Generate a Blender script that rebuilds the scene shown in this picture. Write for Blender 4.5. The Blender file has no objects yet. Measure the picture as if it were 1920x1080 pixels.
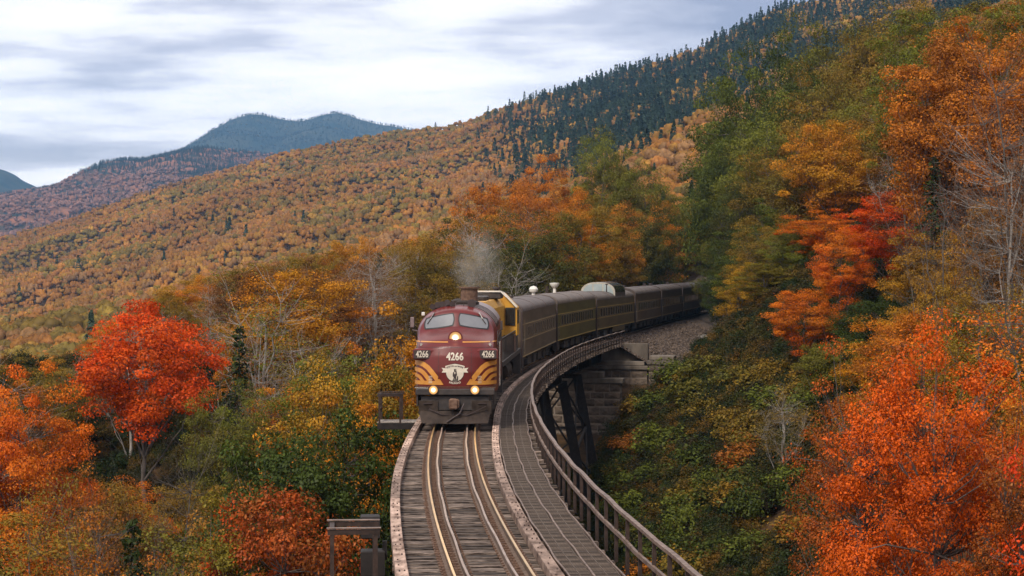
import bpy, math, random
import numpy as np
from mathutils import Vector, Matrix, Euler
R = math.radians
rng = np.random.default_rng(7)
random.seed(7)
SC = bpy.context.scene
COL = SC.collection

# ------------------------------------------------------------------ camera, sky, sun, exposure
FPX = 3800.0                 # focal length in pixels of the 1920 px wide frame
CAMZ, HORIZON = 5.8, 505.0   # eye height above the rail tops
cam = bpy.data.cameras.new('camera'); cam_o = bpy.data.objects.new('camera', cam); COL.objects.link(cam_o)
cam.sensor_width = 36; cam.lens = 36 * FPX / 1920; cam.clip_start = 0.5; cam.clip_end = 30000
cam_o.location = (0, 0, CAMZ)
cam_o.rotation_euler = (R(90) - math.atan((540 - HORIZON) / FPX), 0, 0)
SC.camera = cam_o
SUN_ELEV, SUN_AZ = 48, 205     # azimuth clockwise from +Y (view direction)
world = bpy.data.worlds.new('World'); SC.world = world; world.use_nodes = True
wn, wl = world.node_tree.nodes, world.node_tree.links
wn.clear()
def N(nodes, t, **kw):
    n = nodes.new(t)
    for k, v in kw.items():
        if k in n.inputs.keys(): n.inputs[k].default_value = v
        else: setattr(n, k, v)
    return n
sky = N(wn, 'ShaderNodeTexSky', sky_type='NISHITA', sun_disc=False, sun_elevation=R(SUN_ELEV), sun_rotation=R(SUN_AZ))
tc = N(wn, 'ShaderNodeTexCoord')
sep = N(wn, 'ShaderNodeSeparateXYZ'); wl.new(tc.outputs['Generated'], sep.inputs[0])
def M(nodes, links, op, a, b=None, c=None, clamp=False):
    n = nodes.new('ShaderNodeMath'); n.operation = op; n.use_clamp = clamp
    for i, v in enumerate((a, b, c)):
        if v is None: continue
        if hasattr(v, 'is_output'): links.new(v, n.inputs[i])
        else: n.inputs[i].default_value = v
    return n.outputs[0]
wm = lambda *a, **k: M(wn, wl, *a, **k)
zc = wm('MAXIMUM', sep.outputs[2], 0.0)
den = wm('ADD', zc, 0.10)
cx_ = wm('DIVIDE', sep.outputs[0], den); cy_ = wm('DIVIDE', sep.outputs[1], den)
cmb = N(wn, 'ShaderNodeCombineXYZ'); wl.new(cx_, cmb.inputs[0]); wl.new(cy_, cmb.inputs[1])
def wnoise(scale, detail, rough, off, sx=1.0):
    mp = N(wn, 'ShaderNodeMapping'); mp.inputs['Location'].default_value = off; mp.inputs['Scale'].default_value = (sx, 1, 1)
    wl.new(cmb.outputs[0], mp.inputs[0])
    n = N(wn, 'ShaderNodeTexNoise', Scale=scale, Detail=detail, Roughness=rough); wl.new(mp.outputs[0], n.inputs[0])
    return n.outputs[0]
n1 = wnoise(0.62, 5, 0.5, (3.1, 1.4, 0), 0.9)
n2 = wnoise(2.2, 6, 0.55, (7.7, 5.2, 2), 0.9)
n3 = wnoise(0.42, 3, 0.5, (1.2, 9.3, 4))
mixn = wm('ADD', wm('MULTIPLY', n1, 0.62), wm('ADD', wm('MULTIPLY', n2, 0.18), wm('MULTIPLY', n3, 0.20)))
ramp = N(wn, 'ShaderNodeValToRGB'); wl.new(mixn, ramp.inputs[0])
cr = ramp.color_ramp
cr.elements[0].position = 0.42; cr.elements[0].color = (0.27, 0.285, 0.38, 1)
cr.elements[1].position = 0.55; cr.elements[1].color = (0.99, 0.94, 0.90, 1)
e = cr.elements.new(0.468); e.color = (0.50, 0.50, 0.58, 1)
e = cr.elements.new(0.503); e.color = (0.80, 0.78, 0.80, 1)
# brighter, warmer band of thin cloud along the horizon
hz = wm('POWER', wm('SUBTRACT', 1.0, wm('DIVIDE', zc, 0.10), clamp=True), 1.6)
hm = N(wn, 'ShaderNodeMixRGB'); hm.inputs[2].default_value = (1.02, 0.95, 0.87, 1)
wl.new(wm('MULTIPLY', hz, 0.75), hm.inputs[0]); wl.new(ramp.outputs[0], hm.inputs[1])
bg1 = N(wn, 'ShaderNodeBackground', Strength=0.07); wl.new(sky.outputs[0], bg1.inputs[0])
bg2 = N(wn, 'ShaderNodeBackground', Strength=1.62); wl.new(hm.outputs[0], bg2.inputs[0])
mx = N(wn, 'ShaderNodeMixShader', Fac=0.93); wl.new(bg1.outputs[0], mx.inputs[1]); wl.new(bg2.outputs[0], mx.inputs[2])
wo = N(wn, 'ShaderNodeOutputWorld'); wl.new(mx.outputs[0], wo.inputs[0])
sun = bpy.data.lights.new('sun', 'SUN'); sun.energy = 3.0; sun.angle = R(11); sun.color = (1, 0.93, 0.82)
sun_o = bpy.data.objects.new('sun', sun); COL.objects.link(sun_o)
az, el = R(SUN_AZ), R(SUN_ELEV)
sdir = Vector((math.sin(az) * math.cos(el), math.cos(az) * math.cos(el), math.sin(el)))
sun_o.rotation_euler = sdir.to_track_quat('Z', 'Y').to_euler()
sun_o.location = (0, -50, 80)
SC.view_settings.view_transform = 'Standard'; SC.view_settings.look = 'None'
SC.view_settings.exposure = 0.0; SC.view_settings.gamma = 1
SC.render.engine = 'CYCLES'
SC.cycles.use_denoising = True
SC.cycles.max_bounces = 5; SC.cycles.diffuse_bounces = 2; SC.cycles.transmission_bounces = 3
SC.cycles.transparent_max_bounces = 6; SC.cycles.volume_bounces = 0; SC.cycles.caustics_reflective = False

# ------------------------------------------------------------------ helpers
def new_mat(name):
    m = bpy.data.materials.new(name); m.use_nodes = True
    nt = m.node_tree; nt.nodes.clear()
    out = nt.nodes.new('ShaderNodeOutputMaterial'); b = nt.nodes.new('ShaderNodeBsdfPrincipled')
    nt.links.new(b.outputs[0], out.inputs[0])
    return m, nt.nodes, nt.links, b, out
def mat(name, c1, c2=None, scale=3.0, rough=0.7, metal=0.0, stretch=(1, 1, 1), bump=0.0, detail=5, lo=0.35, hi=0.65,
        objrand=0.0, spec=0.5, tint=False, coat=0.0):
    """two-tone procedural surface: noise in object space between c1 and c2, optional bump and per-object brightness"""
    m, n, l, b, out = new_mat(name)
    c2 = c2 or tuple(x * 0.8 for x in c1)
    t = n.new('ShaderNodeTexCoord'); mp = n.new('ShaderNodeMapping'); mp.inputs['Scale'].default_value = stretch
    l.new(t.outputs['Object'], mp.inputs[0])
    no = n.new('ShaderNodeTexNoise'); no.inputs['Scale'].default_value = scale; no.inputs['Detail'].default_value = detail
    no.inputs['Roughness'].default_value = 0.62
    if objrand:
        oi = n.new('ShaderNodeObjectInfo'); v = n.new('ShaderNodeVectorMath'); v.operation = 'MULTIPLY_ADD'
        cb = n.new('ShaderNodeCombineXYZ')
        for i in range(3): l.new(oi.outputs['Random'], cb.inputs[i])
        l.new(cb.outputs[0], v.inputs[0]); v.inputs[1].default_value = (37, 53, 71); l.new(mp.outputs[0], v.inputs[2])
        l.new(v.outputs[0], no.inputs[0])
    else: l.new(mp.outputs[0], no.inputs[0])
    rp = n.new('ShaderNodeValToRGB'); rp.color_ramp.elements[0].position = lo; rp.color_ramp.elements[1].position = hi
    rp.color_ramp.elements[0].color = (*c1, 1); rp.color_ramp.elements[1].color = (*c2, 1)
    l.new(no.outputs[0], rp.inputs[0]); col = rp.outputs[0]
    if objrand:
        f = M(n, l, 'MULTIPLY_ADD', oi.outputs['Random'], 2 * objrand, 1 - objrand)
        sc = n.new('ShaderNodeVectorMath'); sc.operation = 'SCALE'; l.new(col, sc.inputs[0]); l.new(f, sc.inputs['Scale']); col = sc.outputs[0]
    if tint:
        oi2 = n.new('ShaderNodeObjectInfo'); mm = n.new('ShaderNodeMixRGB'); mm.blend_type = 'MULTIPLY'; mm.inputs[0].default_value = 1
        l.new(col, mm.inputs[1]); l.new(oi2.outputs['Color'], mm.inputs[2]); col = mm.outputs[0]
    l.new(col, b.inputs['Base Color'])
    b.inputs['Roughness'].default_value = rough; b.inputs['Metallic'].default_value = metal
    b.inputs['Specular IOR Level'].default_value = spec
    if coat: b.inputs['Coat Weight'].default_value = coat; b.inputs['Coat Roughness'].default_value = 0.15
    if bump:
        bp = n.new('ShaderNodeBump'); bp.inputs['Strength'].default_value = 0.6; bp.inputs['Distance'].default_value = bump
        l.new(no.outputs[0], bp.inputs['Height']); l.new(bp.outputs[0], b.inputs['Normal'])
    return m
def tag(o, label=None, cat=None, group=None, kind=None):
    if label: o['label'] = label
    if cat: o['category'] = cat
    if group: o['group'] = group
    if kind: o['kind'] = kind
    return o
def empty(name, loc=(0, 0, 0), rz=0.0):
    o = bpy.data.objects.new(name, None); o.location = loc; o.rotation_euler = (0, 0, rz); o.empty_display_size = 0.2
    COL.objects.link(o); return o
def link(name, me, parent=None, loc=None):
    o = bpy.data.objects.new(name, me); COL.objects.link(o)
    if parent: o.parent = parent
    if loc is not None: o.location = loc
    return o
def mesh_np(name, V, F, m=None, smooth=False, attrs=None):
    """V (n,3), F (k,3|4) numpy"""
    V = np.asarray(V, np.float32); F = np.asarray(F, np.int32)
    me = bpy.data.meshes.new(name); k = F.shape[1]
    me.vertices.add(len(V)); me.vertices.foreach_set('co', V.ravel())
    me.loops.add(F.size); me.loops.foreach_set('vertex_index', F.ravel())
    me.polygons.add(len(F)); me.polygons.foreach_set('loop_start', np.arange(0, F.size, k, dtype=np.int32))
    me.polygons.foreach_set('loop_total', np.full(len(F), k, np.int32))
    if smooth: me.polygons.foreach_set('use_smooth', np.ones(len(F), bool))
    if attrs:
        for an, (dom, typ, data) in attrs.items():
            a = me.attributes.new(an, typ, dom)
            a.data.foreach_set('vector' if typ == 'FLOAT_VECTOR' else 'value', np.asarray(data, np.float32).ravel())
    me.update(calc_edges=True)
    if m: me.materials.append(m)
    return me
class MB:
    def __init__(s): s.v = []; s.f = []
    def add(s, vs, fs):
        b = len(s.v); s.v += [tuple(v) for v in vs]; s.f += [tuple(i + b for i in f) for f in fs]; return s
    def box(s, c, d, rz=0.0, ch=0.0):
        x, y, z = (k / 2 for k in d); co, si = math.cos(rz), math.sin(rz)
        if ch:
            P = []
            for zz, q in ((-z, ch), (-z + ch, 0), (z - ch, 0), (z, ch)):
                for sx, sy in ((-1, -1), (1, -1), (1, 1), (-1, 1)): P.append((sx * (x - q), sy * (y - q), zz))
            F = [(3, 2, 1, 0), (12, 13, 14, 15)]
            for k in range(3):
                for i in range(4): j = (i + 1) % 4; F.append((k * 4 + i, k * 4 + j, k * 4 + 4 + j, k * 4 + 4 + i))
        else:
            P = [(sx * x, sy * y, sz * z) for sz in (-1, 1) for sx, sy in ((-1, -1), (1, -1), (1, 1), (-1, 1))]
            F = [(3, 2, 1, 0), (4, 5, 6, 7), (0, 1, 5, 4), (1, 2, 6, 5), (2, 3, 7, 6), (3, 0, 4, 7)]
        return s.add([(c[0] + p[0] * co - p[1] * si, c[1] + p[0] * si + p[1] * co, c[2] + p[2]) for p in P], F)
    def bar(s, a, b, w, h=None, up=(0, 0, 1)):
        h = h or w; a = Vector(a); b = Vector(b); d = (b - a).normalized(); u = Vector(up)
        if abs(d.dot(u)) > 0.98: u = Vector((0, 1, 0))
        sd = d.cross(u).normalized(); u = sd.cross(d).normalized()
        P = [p + sd * (sx * w / 2) + u * (sz * h / 2) for p in (a, b) for sx, sz in ((-1, -1), (1, -1), (1, 1), (-1, 1))]
        return s.add(P, [(3, 2, 1, 0), (4, 5, 6, 7), (0, 1, 5, 4), (1, 2, 6, 5), (2, 3, 7, 6), (3, 0, 4, 7)])
    def cyl(s, a, b, r0, r1=None, n=10, cap=True):
        r1 = r0 if r1 is None else r1; a = Vector(a); b = Vector(b); d = (b - a).normalized()
        u = Vector((0, 0, 1)) if abs(d.z) < 0.9 else Vector((1, 0, 0)); p = d.cross(u).normalized(); q = p.cross(d)
        P = []
        for c, r in ((a, r0), (b, r1)):
            for i in range(n): t = 2 * math.pi * i / n; P.append(c + (p * math.cos(t) + q * math.sin(t)) * r)
        F = [(i, (i + 1) % n, n + (i + 1) % n, n + i) for i in range(n)]
        if cap: F += [tuple(range(n - 1, -1, -1)), tuple(range(n, 2 * n))]
        return s.add(P, F)
    def sweep(s, pts, prof, cap=True):
        """prof: list of (side, up) offsets, pts: points; side = right of travel"""
        n = len(prof); rows = []
        pts = [Vector(p) for p in pts]
        for i, p in enumerate(pts):
            d = (pts[min(i + 1, len(pts) - 1)] - pts[max(i - 1, 0)]); d.z = 0; d.normalize(); sd = Vector((d.y, -d.x, 0))
            rows += [p + sd * a + Vector((0, 0, b)) for a, b in prof]
        F = []
        for i in range(len(pts) - 1):
            for k in range(n): F.append((i * n + k, (i + 1) * n + k, (i + 1) * n + (k + 1) % n, i * n + (k + 1) % n))
        if cap: F += [tuple(range(n)), tuple(range(len(rows) - 1, len(rows) - n - 1, -1))]
        return s.add(rows, F)
    def lathe(s, c, prof, n=14, axis='z'):
        P = []
        for r, h in prof:
            for i in range(n):
                t = 2 * math.pi * i / n
                q = (r * math.cos(t), r * math.sin(t), h) if axis == 'z' else (r * math.cos(t), h, r * math.sin(t))
                P.append((c[0] + q[0], c[1] + q[1], c[2] + q[2]))
        F = [(k * n + i, k * n + (i + 1) % n, (k + 1) * n + (i + 1) % n, (k + 1) * n + i) for k in range(len(prof) - 1) for i in range(n)]
        F += [tuple(range(n - 1, -1, -1)), tuple(range((len(prof) - 1) * n, len(prof) * n))]
        return s.add(P, F)
    def mesh(s, name, m, smooth=False, angle=None):
        me = bpy.data.meshes.new(name); me.from_pydata(s.v, [], s.f)
        me.materials.append(m)
        import bmesh
        bm = bmesh.new(); bm.from_mesh(me); bmesh.ops.recalc_face_normals(bm, faces=bm.faces); bm.to_mesh(me); bm.free()
        if smooth:
            for p in me.polygons: p.use_smooth = True
            me.set_sharp_from_angle(angle=R(angle or 40))
        return me
    def build(s, name, m, parent=None, loc=None, smooth=False, angle=None):
        return link(name, s.mesh(name, m, smooth, angle), parent, loc)
HAZE = 6.6e-5
def lerp(a, b, t): return a + (b - a) * t

# ------------------------------------------------------------------ track alignment
_ty = np.array([-60, 0, 20, 38, 51.5, 61.6, 74, 84, 92, 101, 110, 122, 134, 147, 160, 172, 185, 210, 234, 260, 300, 350, 420, 600])
_tx = np.array([13, 3.9, 1.45, -.36, -1.37, -1.85, -2.16, -2.16, -2.0, -1.6, -.95, .08, 1.35, 3.15, 5.2, 7.4, 9.9, 14.1, 18.2, 22.8, 30, 39, 52, 85])
_yy = np.arange(-60, 600, 0.5); _xx = np.interp(_yy, _ty, _tx)
_k = np.exp(-0.5 * (np.arange(-40, 41) * 0.5 / 6.0) ** 2); _k /= _k.sum()
_xs = np.convolve(np.pad(_xx, 40, mode='edge'), _k, mode='valid')
_xs[:60] = _xx[:60]
def xc(y): return float(np.interp(y, _yy, _xs))
def xcv(y): return np.interp(y, _yy, _xs)
def head(y): return math.atan2(xc(y + 1) - xc(y - 1), 2.0)
def P(y, off, z):
    """point beside the track centre line: off metres to the right"""
    h = head(y); return Vector((xc(y) + off * math.cos(h), y - off * math.sin(h), z))
def ddel(y): return float(np.interp(y, [20, 38, 56, 76, 100, 165], [-.30, -.27, -.17, .05, .08, 0]))

# ------------------------------------------------------------------ terrain
def smooth01(t): t = np.clip(t, 0, 1); return t * t * (3 - 2 * t)
def vnoise(x, y, s, seed=0):
    """cheap smooth value noise, vectorised"""
    x = np.asarray(x, float) / s + 31.7 * seed; y = np.asarray(y, float) / s + 17.3 * seed
    xi = np.floor(x); yi = np.floor(y); fx = x - xi; fy = y - yi
    fx = fx * fx * (3 - 2 * fx); fy = fy * fy * (3 - 2 * fy)
    def h(a, b):
        v = np.sin(a * 127.1 + b * 311.7 + seed * 74.7) * 43758.5453; return v - np.floor(v)
    return lerp(lerp(h(xi, yi), h(xi + 1, yi), fx), lerp(h(xi, yi + 1), h(xi + 1, yi + 1), fx), fy) * 2 - 1
def fbm(x, y, s, seed=0, o=4):
    r = 0; a = 1.0; t = 0
    for k in range(o): r = r + a * vnoise(x, y, s / 2 ** k, seed + k); t += a; a *= 0.5
    return r / t
_ly = [-80, -30, 0, 20, 50, 80, 110, 135, 145, 151, 157, 161, 165, 169, 174, 180, 600]
_lz = [-3, -5, -10, -14, -18.5, -21, -19, -14, -11.2, -9.4, -7.2, -5.4, -4.0, -2.3, -1.0, -.75, -.75]
def near_h(x, y):
    x = np.asarray(x, float); y = np.asarray(y, float)
    d = x - xcv(y); L = np.interp(y, _ly, _lz); on = smooth01((y - 158) / 14)       # 1 where the line runs on solid ground
    r_rav = 0.72 * np.maximum(d - 2.0, 0); r_rav = np.where(r_rav > 28, 28 + (r_rav - 28) * .4, r_rav)
    r_gnd = -0.42 * np.clip(d - 3.2, 0, 3.4) + 0.66 * np.maximum(d - 9.0, 0); r_gnd = np.where(r_gnd > 34, 34 + (r_gnd - 34) * .45, r_gnd)
    right = lerp(r_rav, r_gnd, on)
    e = np.maximum(-d, 0)
    left = lerp(-0.05 * e + 0.27 * np.clip(e - 5, 0, 15), -0.35 * np.clip(e - 3.5, 0, 6) - 0.10 * np.maximum(e - 9, 0), on)
    left = left + lerp(np.where(e > 14, 0.10 * np.minimum(e - 14, 40), 0), 0, on)
    z = L + np.where(d > 0, right, left)
    rough = smooth01((np.abs(d) - lerp(0.0, 4.5, on)) / 6)
    return z + rough * (0.5 * fbm(x, y, 9, 3) + 0.9 * fbm(x, y, 26, 5))
_rx = [-900, -400, 0, 150, 300, 500, 600, 740, 850, 1000, 1100, 1300, 1450, 1750, 2000, 2400, 3200]
_ry = [520, 470, 438, 398, 348, 291, 267, 240, 226, 178, 152, 92, 14, -50, -80, -110, -120]
_rD = [2100, 2050, 1950, 1950, 1950, 1980, 2000, 2050, 2050, 2050, 2000, 1900, 1800, 1700, 1600, 1500, 1400]
_z3 = [-30, -26, -22, -19, -17, -14, -12, -9, -6, 0, 3, 6, 8, 22, 34, 50, 60]
def far_h(x, y):
    x = np.asarray(x, float); y = np.maximum(np.asarray(y, float), 50)
    px = 960 + FPX * x / y
    ys = np.interp(px, _rx, _ry); Dr = np.interp(px, _rx, _rD); z3 = np.interp(px, _rx, _z3)
    y3 = HORIZON - (z3 - CAMZ) * FPX / 350
    t = np.clip((y - 350) / (Dr - 350), 0, 1)
    ya = y3 + (ys + 17 - y3) * t ** 0.62
    z = CAMZ + (HORIZON - ya) / FPX * np.minimum(y, Dr)
    z = z - np.maximum(y - Dr, 0) * 0.30
    amp = smooth01((y - 350) / 300) * (1 - 0.75 * smooth01((y - Dr + 350) / 350))
    z = z + amp * (24 * fbm(x, y, 300, 11) + 8 * fbm(x, y, 110, 12))
    # spur of hillside in front of the main slope, right of centre
    z = z + 13 * np.exp(-((px - 1330) / 170) ** 2 - ((y - 900) / 210) ** 2)
    return np.maximum(z, -45)
def ground(x, y):
    t = smooth01((np.asarray(y, float) - 265) / 110)
    return near_h(x, y) * (1 - t) + far_h(x, y) * t
def gz(x, y): return float(ground(np.array([x]), np.array([y]))[0])

def grid_mesh(xs, ys, fn, name, m):
    X, Y = np.meshgrid(xs, ys); Z = fn(X, Y)
    V = np.stack([X.ravel(), Y.ravel(), Z.ravel()], 1)
    nx, ny = len(xs), len(ys); i = (np.arange(ny - 1)[:, None] * nx + np.arange(nx - 1)[None]).ravel()
    return mesh_np(name, V, np.stack([i, i + 1, i + 1 + nx, i + nx], 1), m, True)
m_ground = mat('forest_floor', (.026, .017, .009), (.095, .052, .024), scale=0.8, rough=1, bump=.06, detail=8, spec=.1)
g = m_ground.node_tree
xs = np.unique(np.concatenate([np.arange(-60, 75, 1.2), np.sign(np.linspace(-1, 1, 161)) * 60 + np.sign(np.linspace(-1, 1, 161)) * 0 + np.linspace(-1, 1, 161) ** 3 * 3000]))
ys = np.unique(np.concatenate([np.arange(-40, 260, 1.3), 260 + np.linspace(0, 1, 170) ** 1.8 * 7600]))
ground_o = link('ground', grid_mesh(xs, ys, ground, 'ground', m_ground)); tag(ground_o, kind='structure')

# far ridges: own sheets of terrain, each falling towards the valley
def ridge(name, pts, D, depth, base, c1, c2, seed, tex):
    px = np.array([p[0] for p in pts], float); py = np.array([p[1] for p in pts], float)
    nx, ny = 260, 60
    u = np.linspace(px[0], px[-1], nx); X = (u - 960) / FPX * D; zr = CAMZ + (HORIZON - np.interp(u, px, py)) / FPX * D
    zr = np.convolve(np.pad(zr, 3, mode='edge'), np.ones(7) / 7, mode='valid')
    t = np.linspace(0, 1, ny)
    tt = np.concatenate([t, 1 + t[1:] * .12]); V = []
    for k in tt:
        Yk = D - depth * (1 - k)
        prof = (min(k, 2 - k)) ** 0.85
        gull = fbm(X, np.full(nx, Yk), depth * .16, seed, 5) * (zr - base) * .17 * math.sin(math.pi * min(k, 1)) + \
               fbm(X, np.full(nx, Yk), 40, seed + 9, 2) * 7
        V.append(np.stack([X, np.full(nx, Yk), base + (zr - base) * prof + gull * (1 if k < 1 else .4)], 1))
    V = np.concatenate(V); n2_ = len(tt); i = (np.arange(n2_ - 1)[:, None] * nx + np.arange(nx - 1)[None]).ravel()
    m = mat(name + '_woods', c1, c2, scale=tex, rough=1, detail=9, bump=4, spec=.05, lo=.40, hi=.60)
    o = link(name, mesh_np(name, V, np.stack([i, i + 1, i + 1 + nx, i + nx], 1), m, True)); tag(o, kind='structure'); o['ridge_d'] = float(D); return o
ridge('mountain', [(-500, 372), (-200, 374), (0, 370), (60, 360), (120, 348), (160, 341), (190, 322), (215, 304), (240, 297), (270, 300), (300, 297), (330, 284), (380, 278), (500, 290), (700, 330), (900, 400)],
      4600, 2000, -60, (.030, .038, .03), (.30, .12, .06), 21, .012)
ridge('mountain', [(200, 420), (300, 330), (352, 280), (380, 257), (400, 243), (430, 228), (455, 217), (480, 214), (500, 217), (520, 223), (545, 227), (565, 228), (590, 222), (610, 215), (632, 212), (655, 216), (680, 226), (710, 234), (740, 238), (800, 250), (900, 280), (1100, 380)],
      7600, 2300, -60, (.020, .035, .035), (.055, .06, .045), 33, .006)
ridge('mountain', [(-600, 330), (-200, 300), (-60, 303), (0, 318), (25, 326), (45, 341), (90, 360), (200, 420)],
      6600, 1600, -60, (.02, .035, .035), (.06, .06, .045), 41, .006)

# ------------------------------------------------------------------ foliage prototypes
def leaf_material(name, source):
    """leaf colour = main colour, drifting to the second colour by clump; both come from the tree, not the light"""
    m, n, l, b, out = new_mat(name)
    if source == 'object':
        a = n.new('ShaderNodeObjectInfo').outputs['Color']
        s = n.new('ShaderNodeAttribute'); s.attribute_type = 'OBJECT'; s.attribute_name = 'second_colour'; s = s.outputs['Color']
    else:
        a = n.new('ShaderNodeAttribute'); a.attribute_type = 'INSTANCER'; a.attribute_name = 'tree_colour'; a = a.outputs['Color']
        s = n.new('ShaderNodeAttribute'); s.attribute_type = 'INSTANCER'; s.attribute_name = 'second_colour'; s = s.outputs['Color']
    v = n.new('ShaderNodeAttribute'); v.attribute_name = 'leafvar'
    sp = n.new('ShaderNodeSeparateXYZ'); l.new(v.outputs['Vector'], sp.inputs[0])
    mi = n.new('ShaderNodeMixRGB'); l.new(sp.outputs[0], mi.inputs[0]); l.new(a, mi.inputs[1]); l.new(s, mi.inputs[2])
    sc = n.new('ShaderNodeVectorMath'); sc.operation = 'SCALE'; l.new(mi.outputs[0], sc.inputs[0])
    l.new(M(n, l, 'MULTIPLY_ADD', sp.outputs[1], 0.95, 0.50), sc.inputs['Scale'])
    n.remove(b)
    d = n.new('ShaderNodeBsdfDiffuse'); t = n.new('ShaderNodeBsdfTranslucent'); g_ = n.new('ShaderNodeBsdfGlossy')
    l.new(sc.outputs[0], d.inputs[0]); l.new(sc.outputs[0], t.inputs[0]); g_.inputs['Roughness'].default_value = .5
    m1 = n.new('ShaderNodeMixShader'); m1.inputs[0].default_value = .24; l.new(d.outputs[0], m1.inputs[1]); l.new(t.outputs[0], m1.inputs[2])
    m2 = n.new('ShaderNodeMixShader'); m2.inputs[0].default_value = .012; l.new(m1.outputs[0], m2.inputs[1]); l.new(g_.outputs[0], m2.inputs[2])
    l.new(m2.outputs[0], out.inputs[0]); return m
m_leaf = leaf_material('leaves', 'object'); m_leaf_far = leaf_material('leaves_far', 'instancer')
m_bark = mat('bark', (.050, .040, .034), (.16, .13, .11), scale=5, stretch=(1, 1, .25), rough=.95, bump=.02)
m_bark_pale = mat('pale_bark', (.20, .17, .15), (.42, .37, .32), scale=4, stretch=(1, 1, .6), rough=.9, bump=.01)

def leaves(C, N_, size, r, clumpvar, r_, jit=.55):
    """C centres (n,3), N_ preferred normals (n,3): one folded diamond leaf each"""
    n = len(C); nn = N_ + r_.normal(0, jit, (n, 3)); nn /= np.linalg.norm(nn, axis=1)[:, None] + 1e-9
    a = np.cross(nn, r_.normal(0, 1, (n, 3))); a /= np.linalg.norm(a, axis=1)[:, None] + 1e-9
    b = np.cross(nn, a); s = size * r_.uniform(.55, 1.45, (n, 1))
    V = np.stack([C - a * s, C - b * s * .62 + nn * s * .18, C + a * s, C + b * s * .62 + nn * s * .18], 1).reshape(-1, 3)
    i = np.arange(n) * 4
    F = np.stack([i, i + 1, i + 2, i + 3], 1)
    var = np.stack([clumpvar[:, 0], clumpvar[:, 1], np.zeros(n)], 1)
    return V, F, var
def tube_np(path, r0, r1, n=5):
    path = np.asarray(path, float); k = len(path); d = np.gradient(path, axis=0); d /= np.linalg.norm(d, axis=1)[:, None] + 1e-9
    u = np.where(np.abs(d[:, 2:3]) < .9, np.array([[0, 0, 1.]]), np.array([[1., 0, 0]])); p = np.cross(d, u); p /= np.linalg.norm(p, axis=1)[:, None] + 1e-9; q = np.cross(d, p)
    t = np.arange(n) * 2 * np.pi / n; rr = np.linspace(r0, r1, k)[:, None, None]
    V = path[:, None] + rr * (p[:, None] * np.cos(t)[None, :, None] + q[:, None] * np.sin(t)[None, :, None])
    i = np.arange(k - 1)[:, None] * n; j = np.arange(n)[None]; j2 = (j + 1) % n
    F = np.stack([i + j, i + j2, i + n + j2, i + n + j], -1).reshape(-1, 4)
    return V.reshape(-1, 3), F
def wander(a, b, k, amp, r_):
    a = np.asarray(a, float); b = np.asarray(b, float); t = np.linspace(0, 1, k)[:, None]; L = np.linalg.norm(b - a)
    w = np.cumsum(r_.normal(0, 1, (k, 3)), 0); w -= t * w[-1]; w *= amp * L / math.sqrt(k)
    w[0] = 0; w[-1] = 0
    sag = np.zeros((k, 3)); sag[:, 2] = np.sin(t[:, 0] * np.pi) * -.06 * L
    return a + (b - a) * t + w + sag
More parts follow.
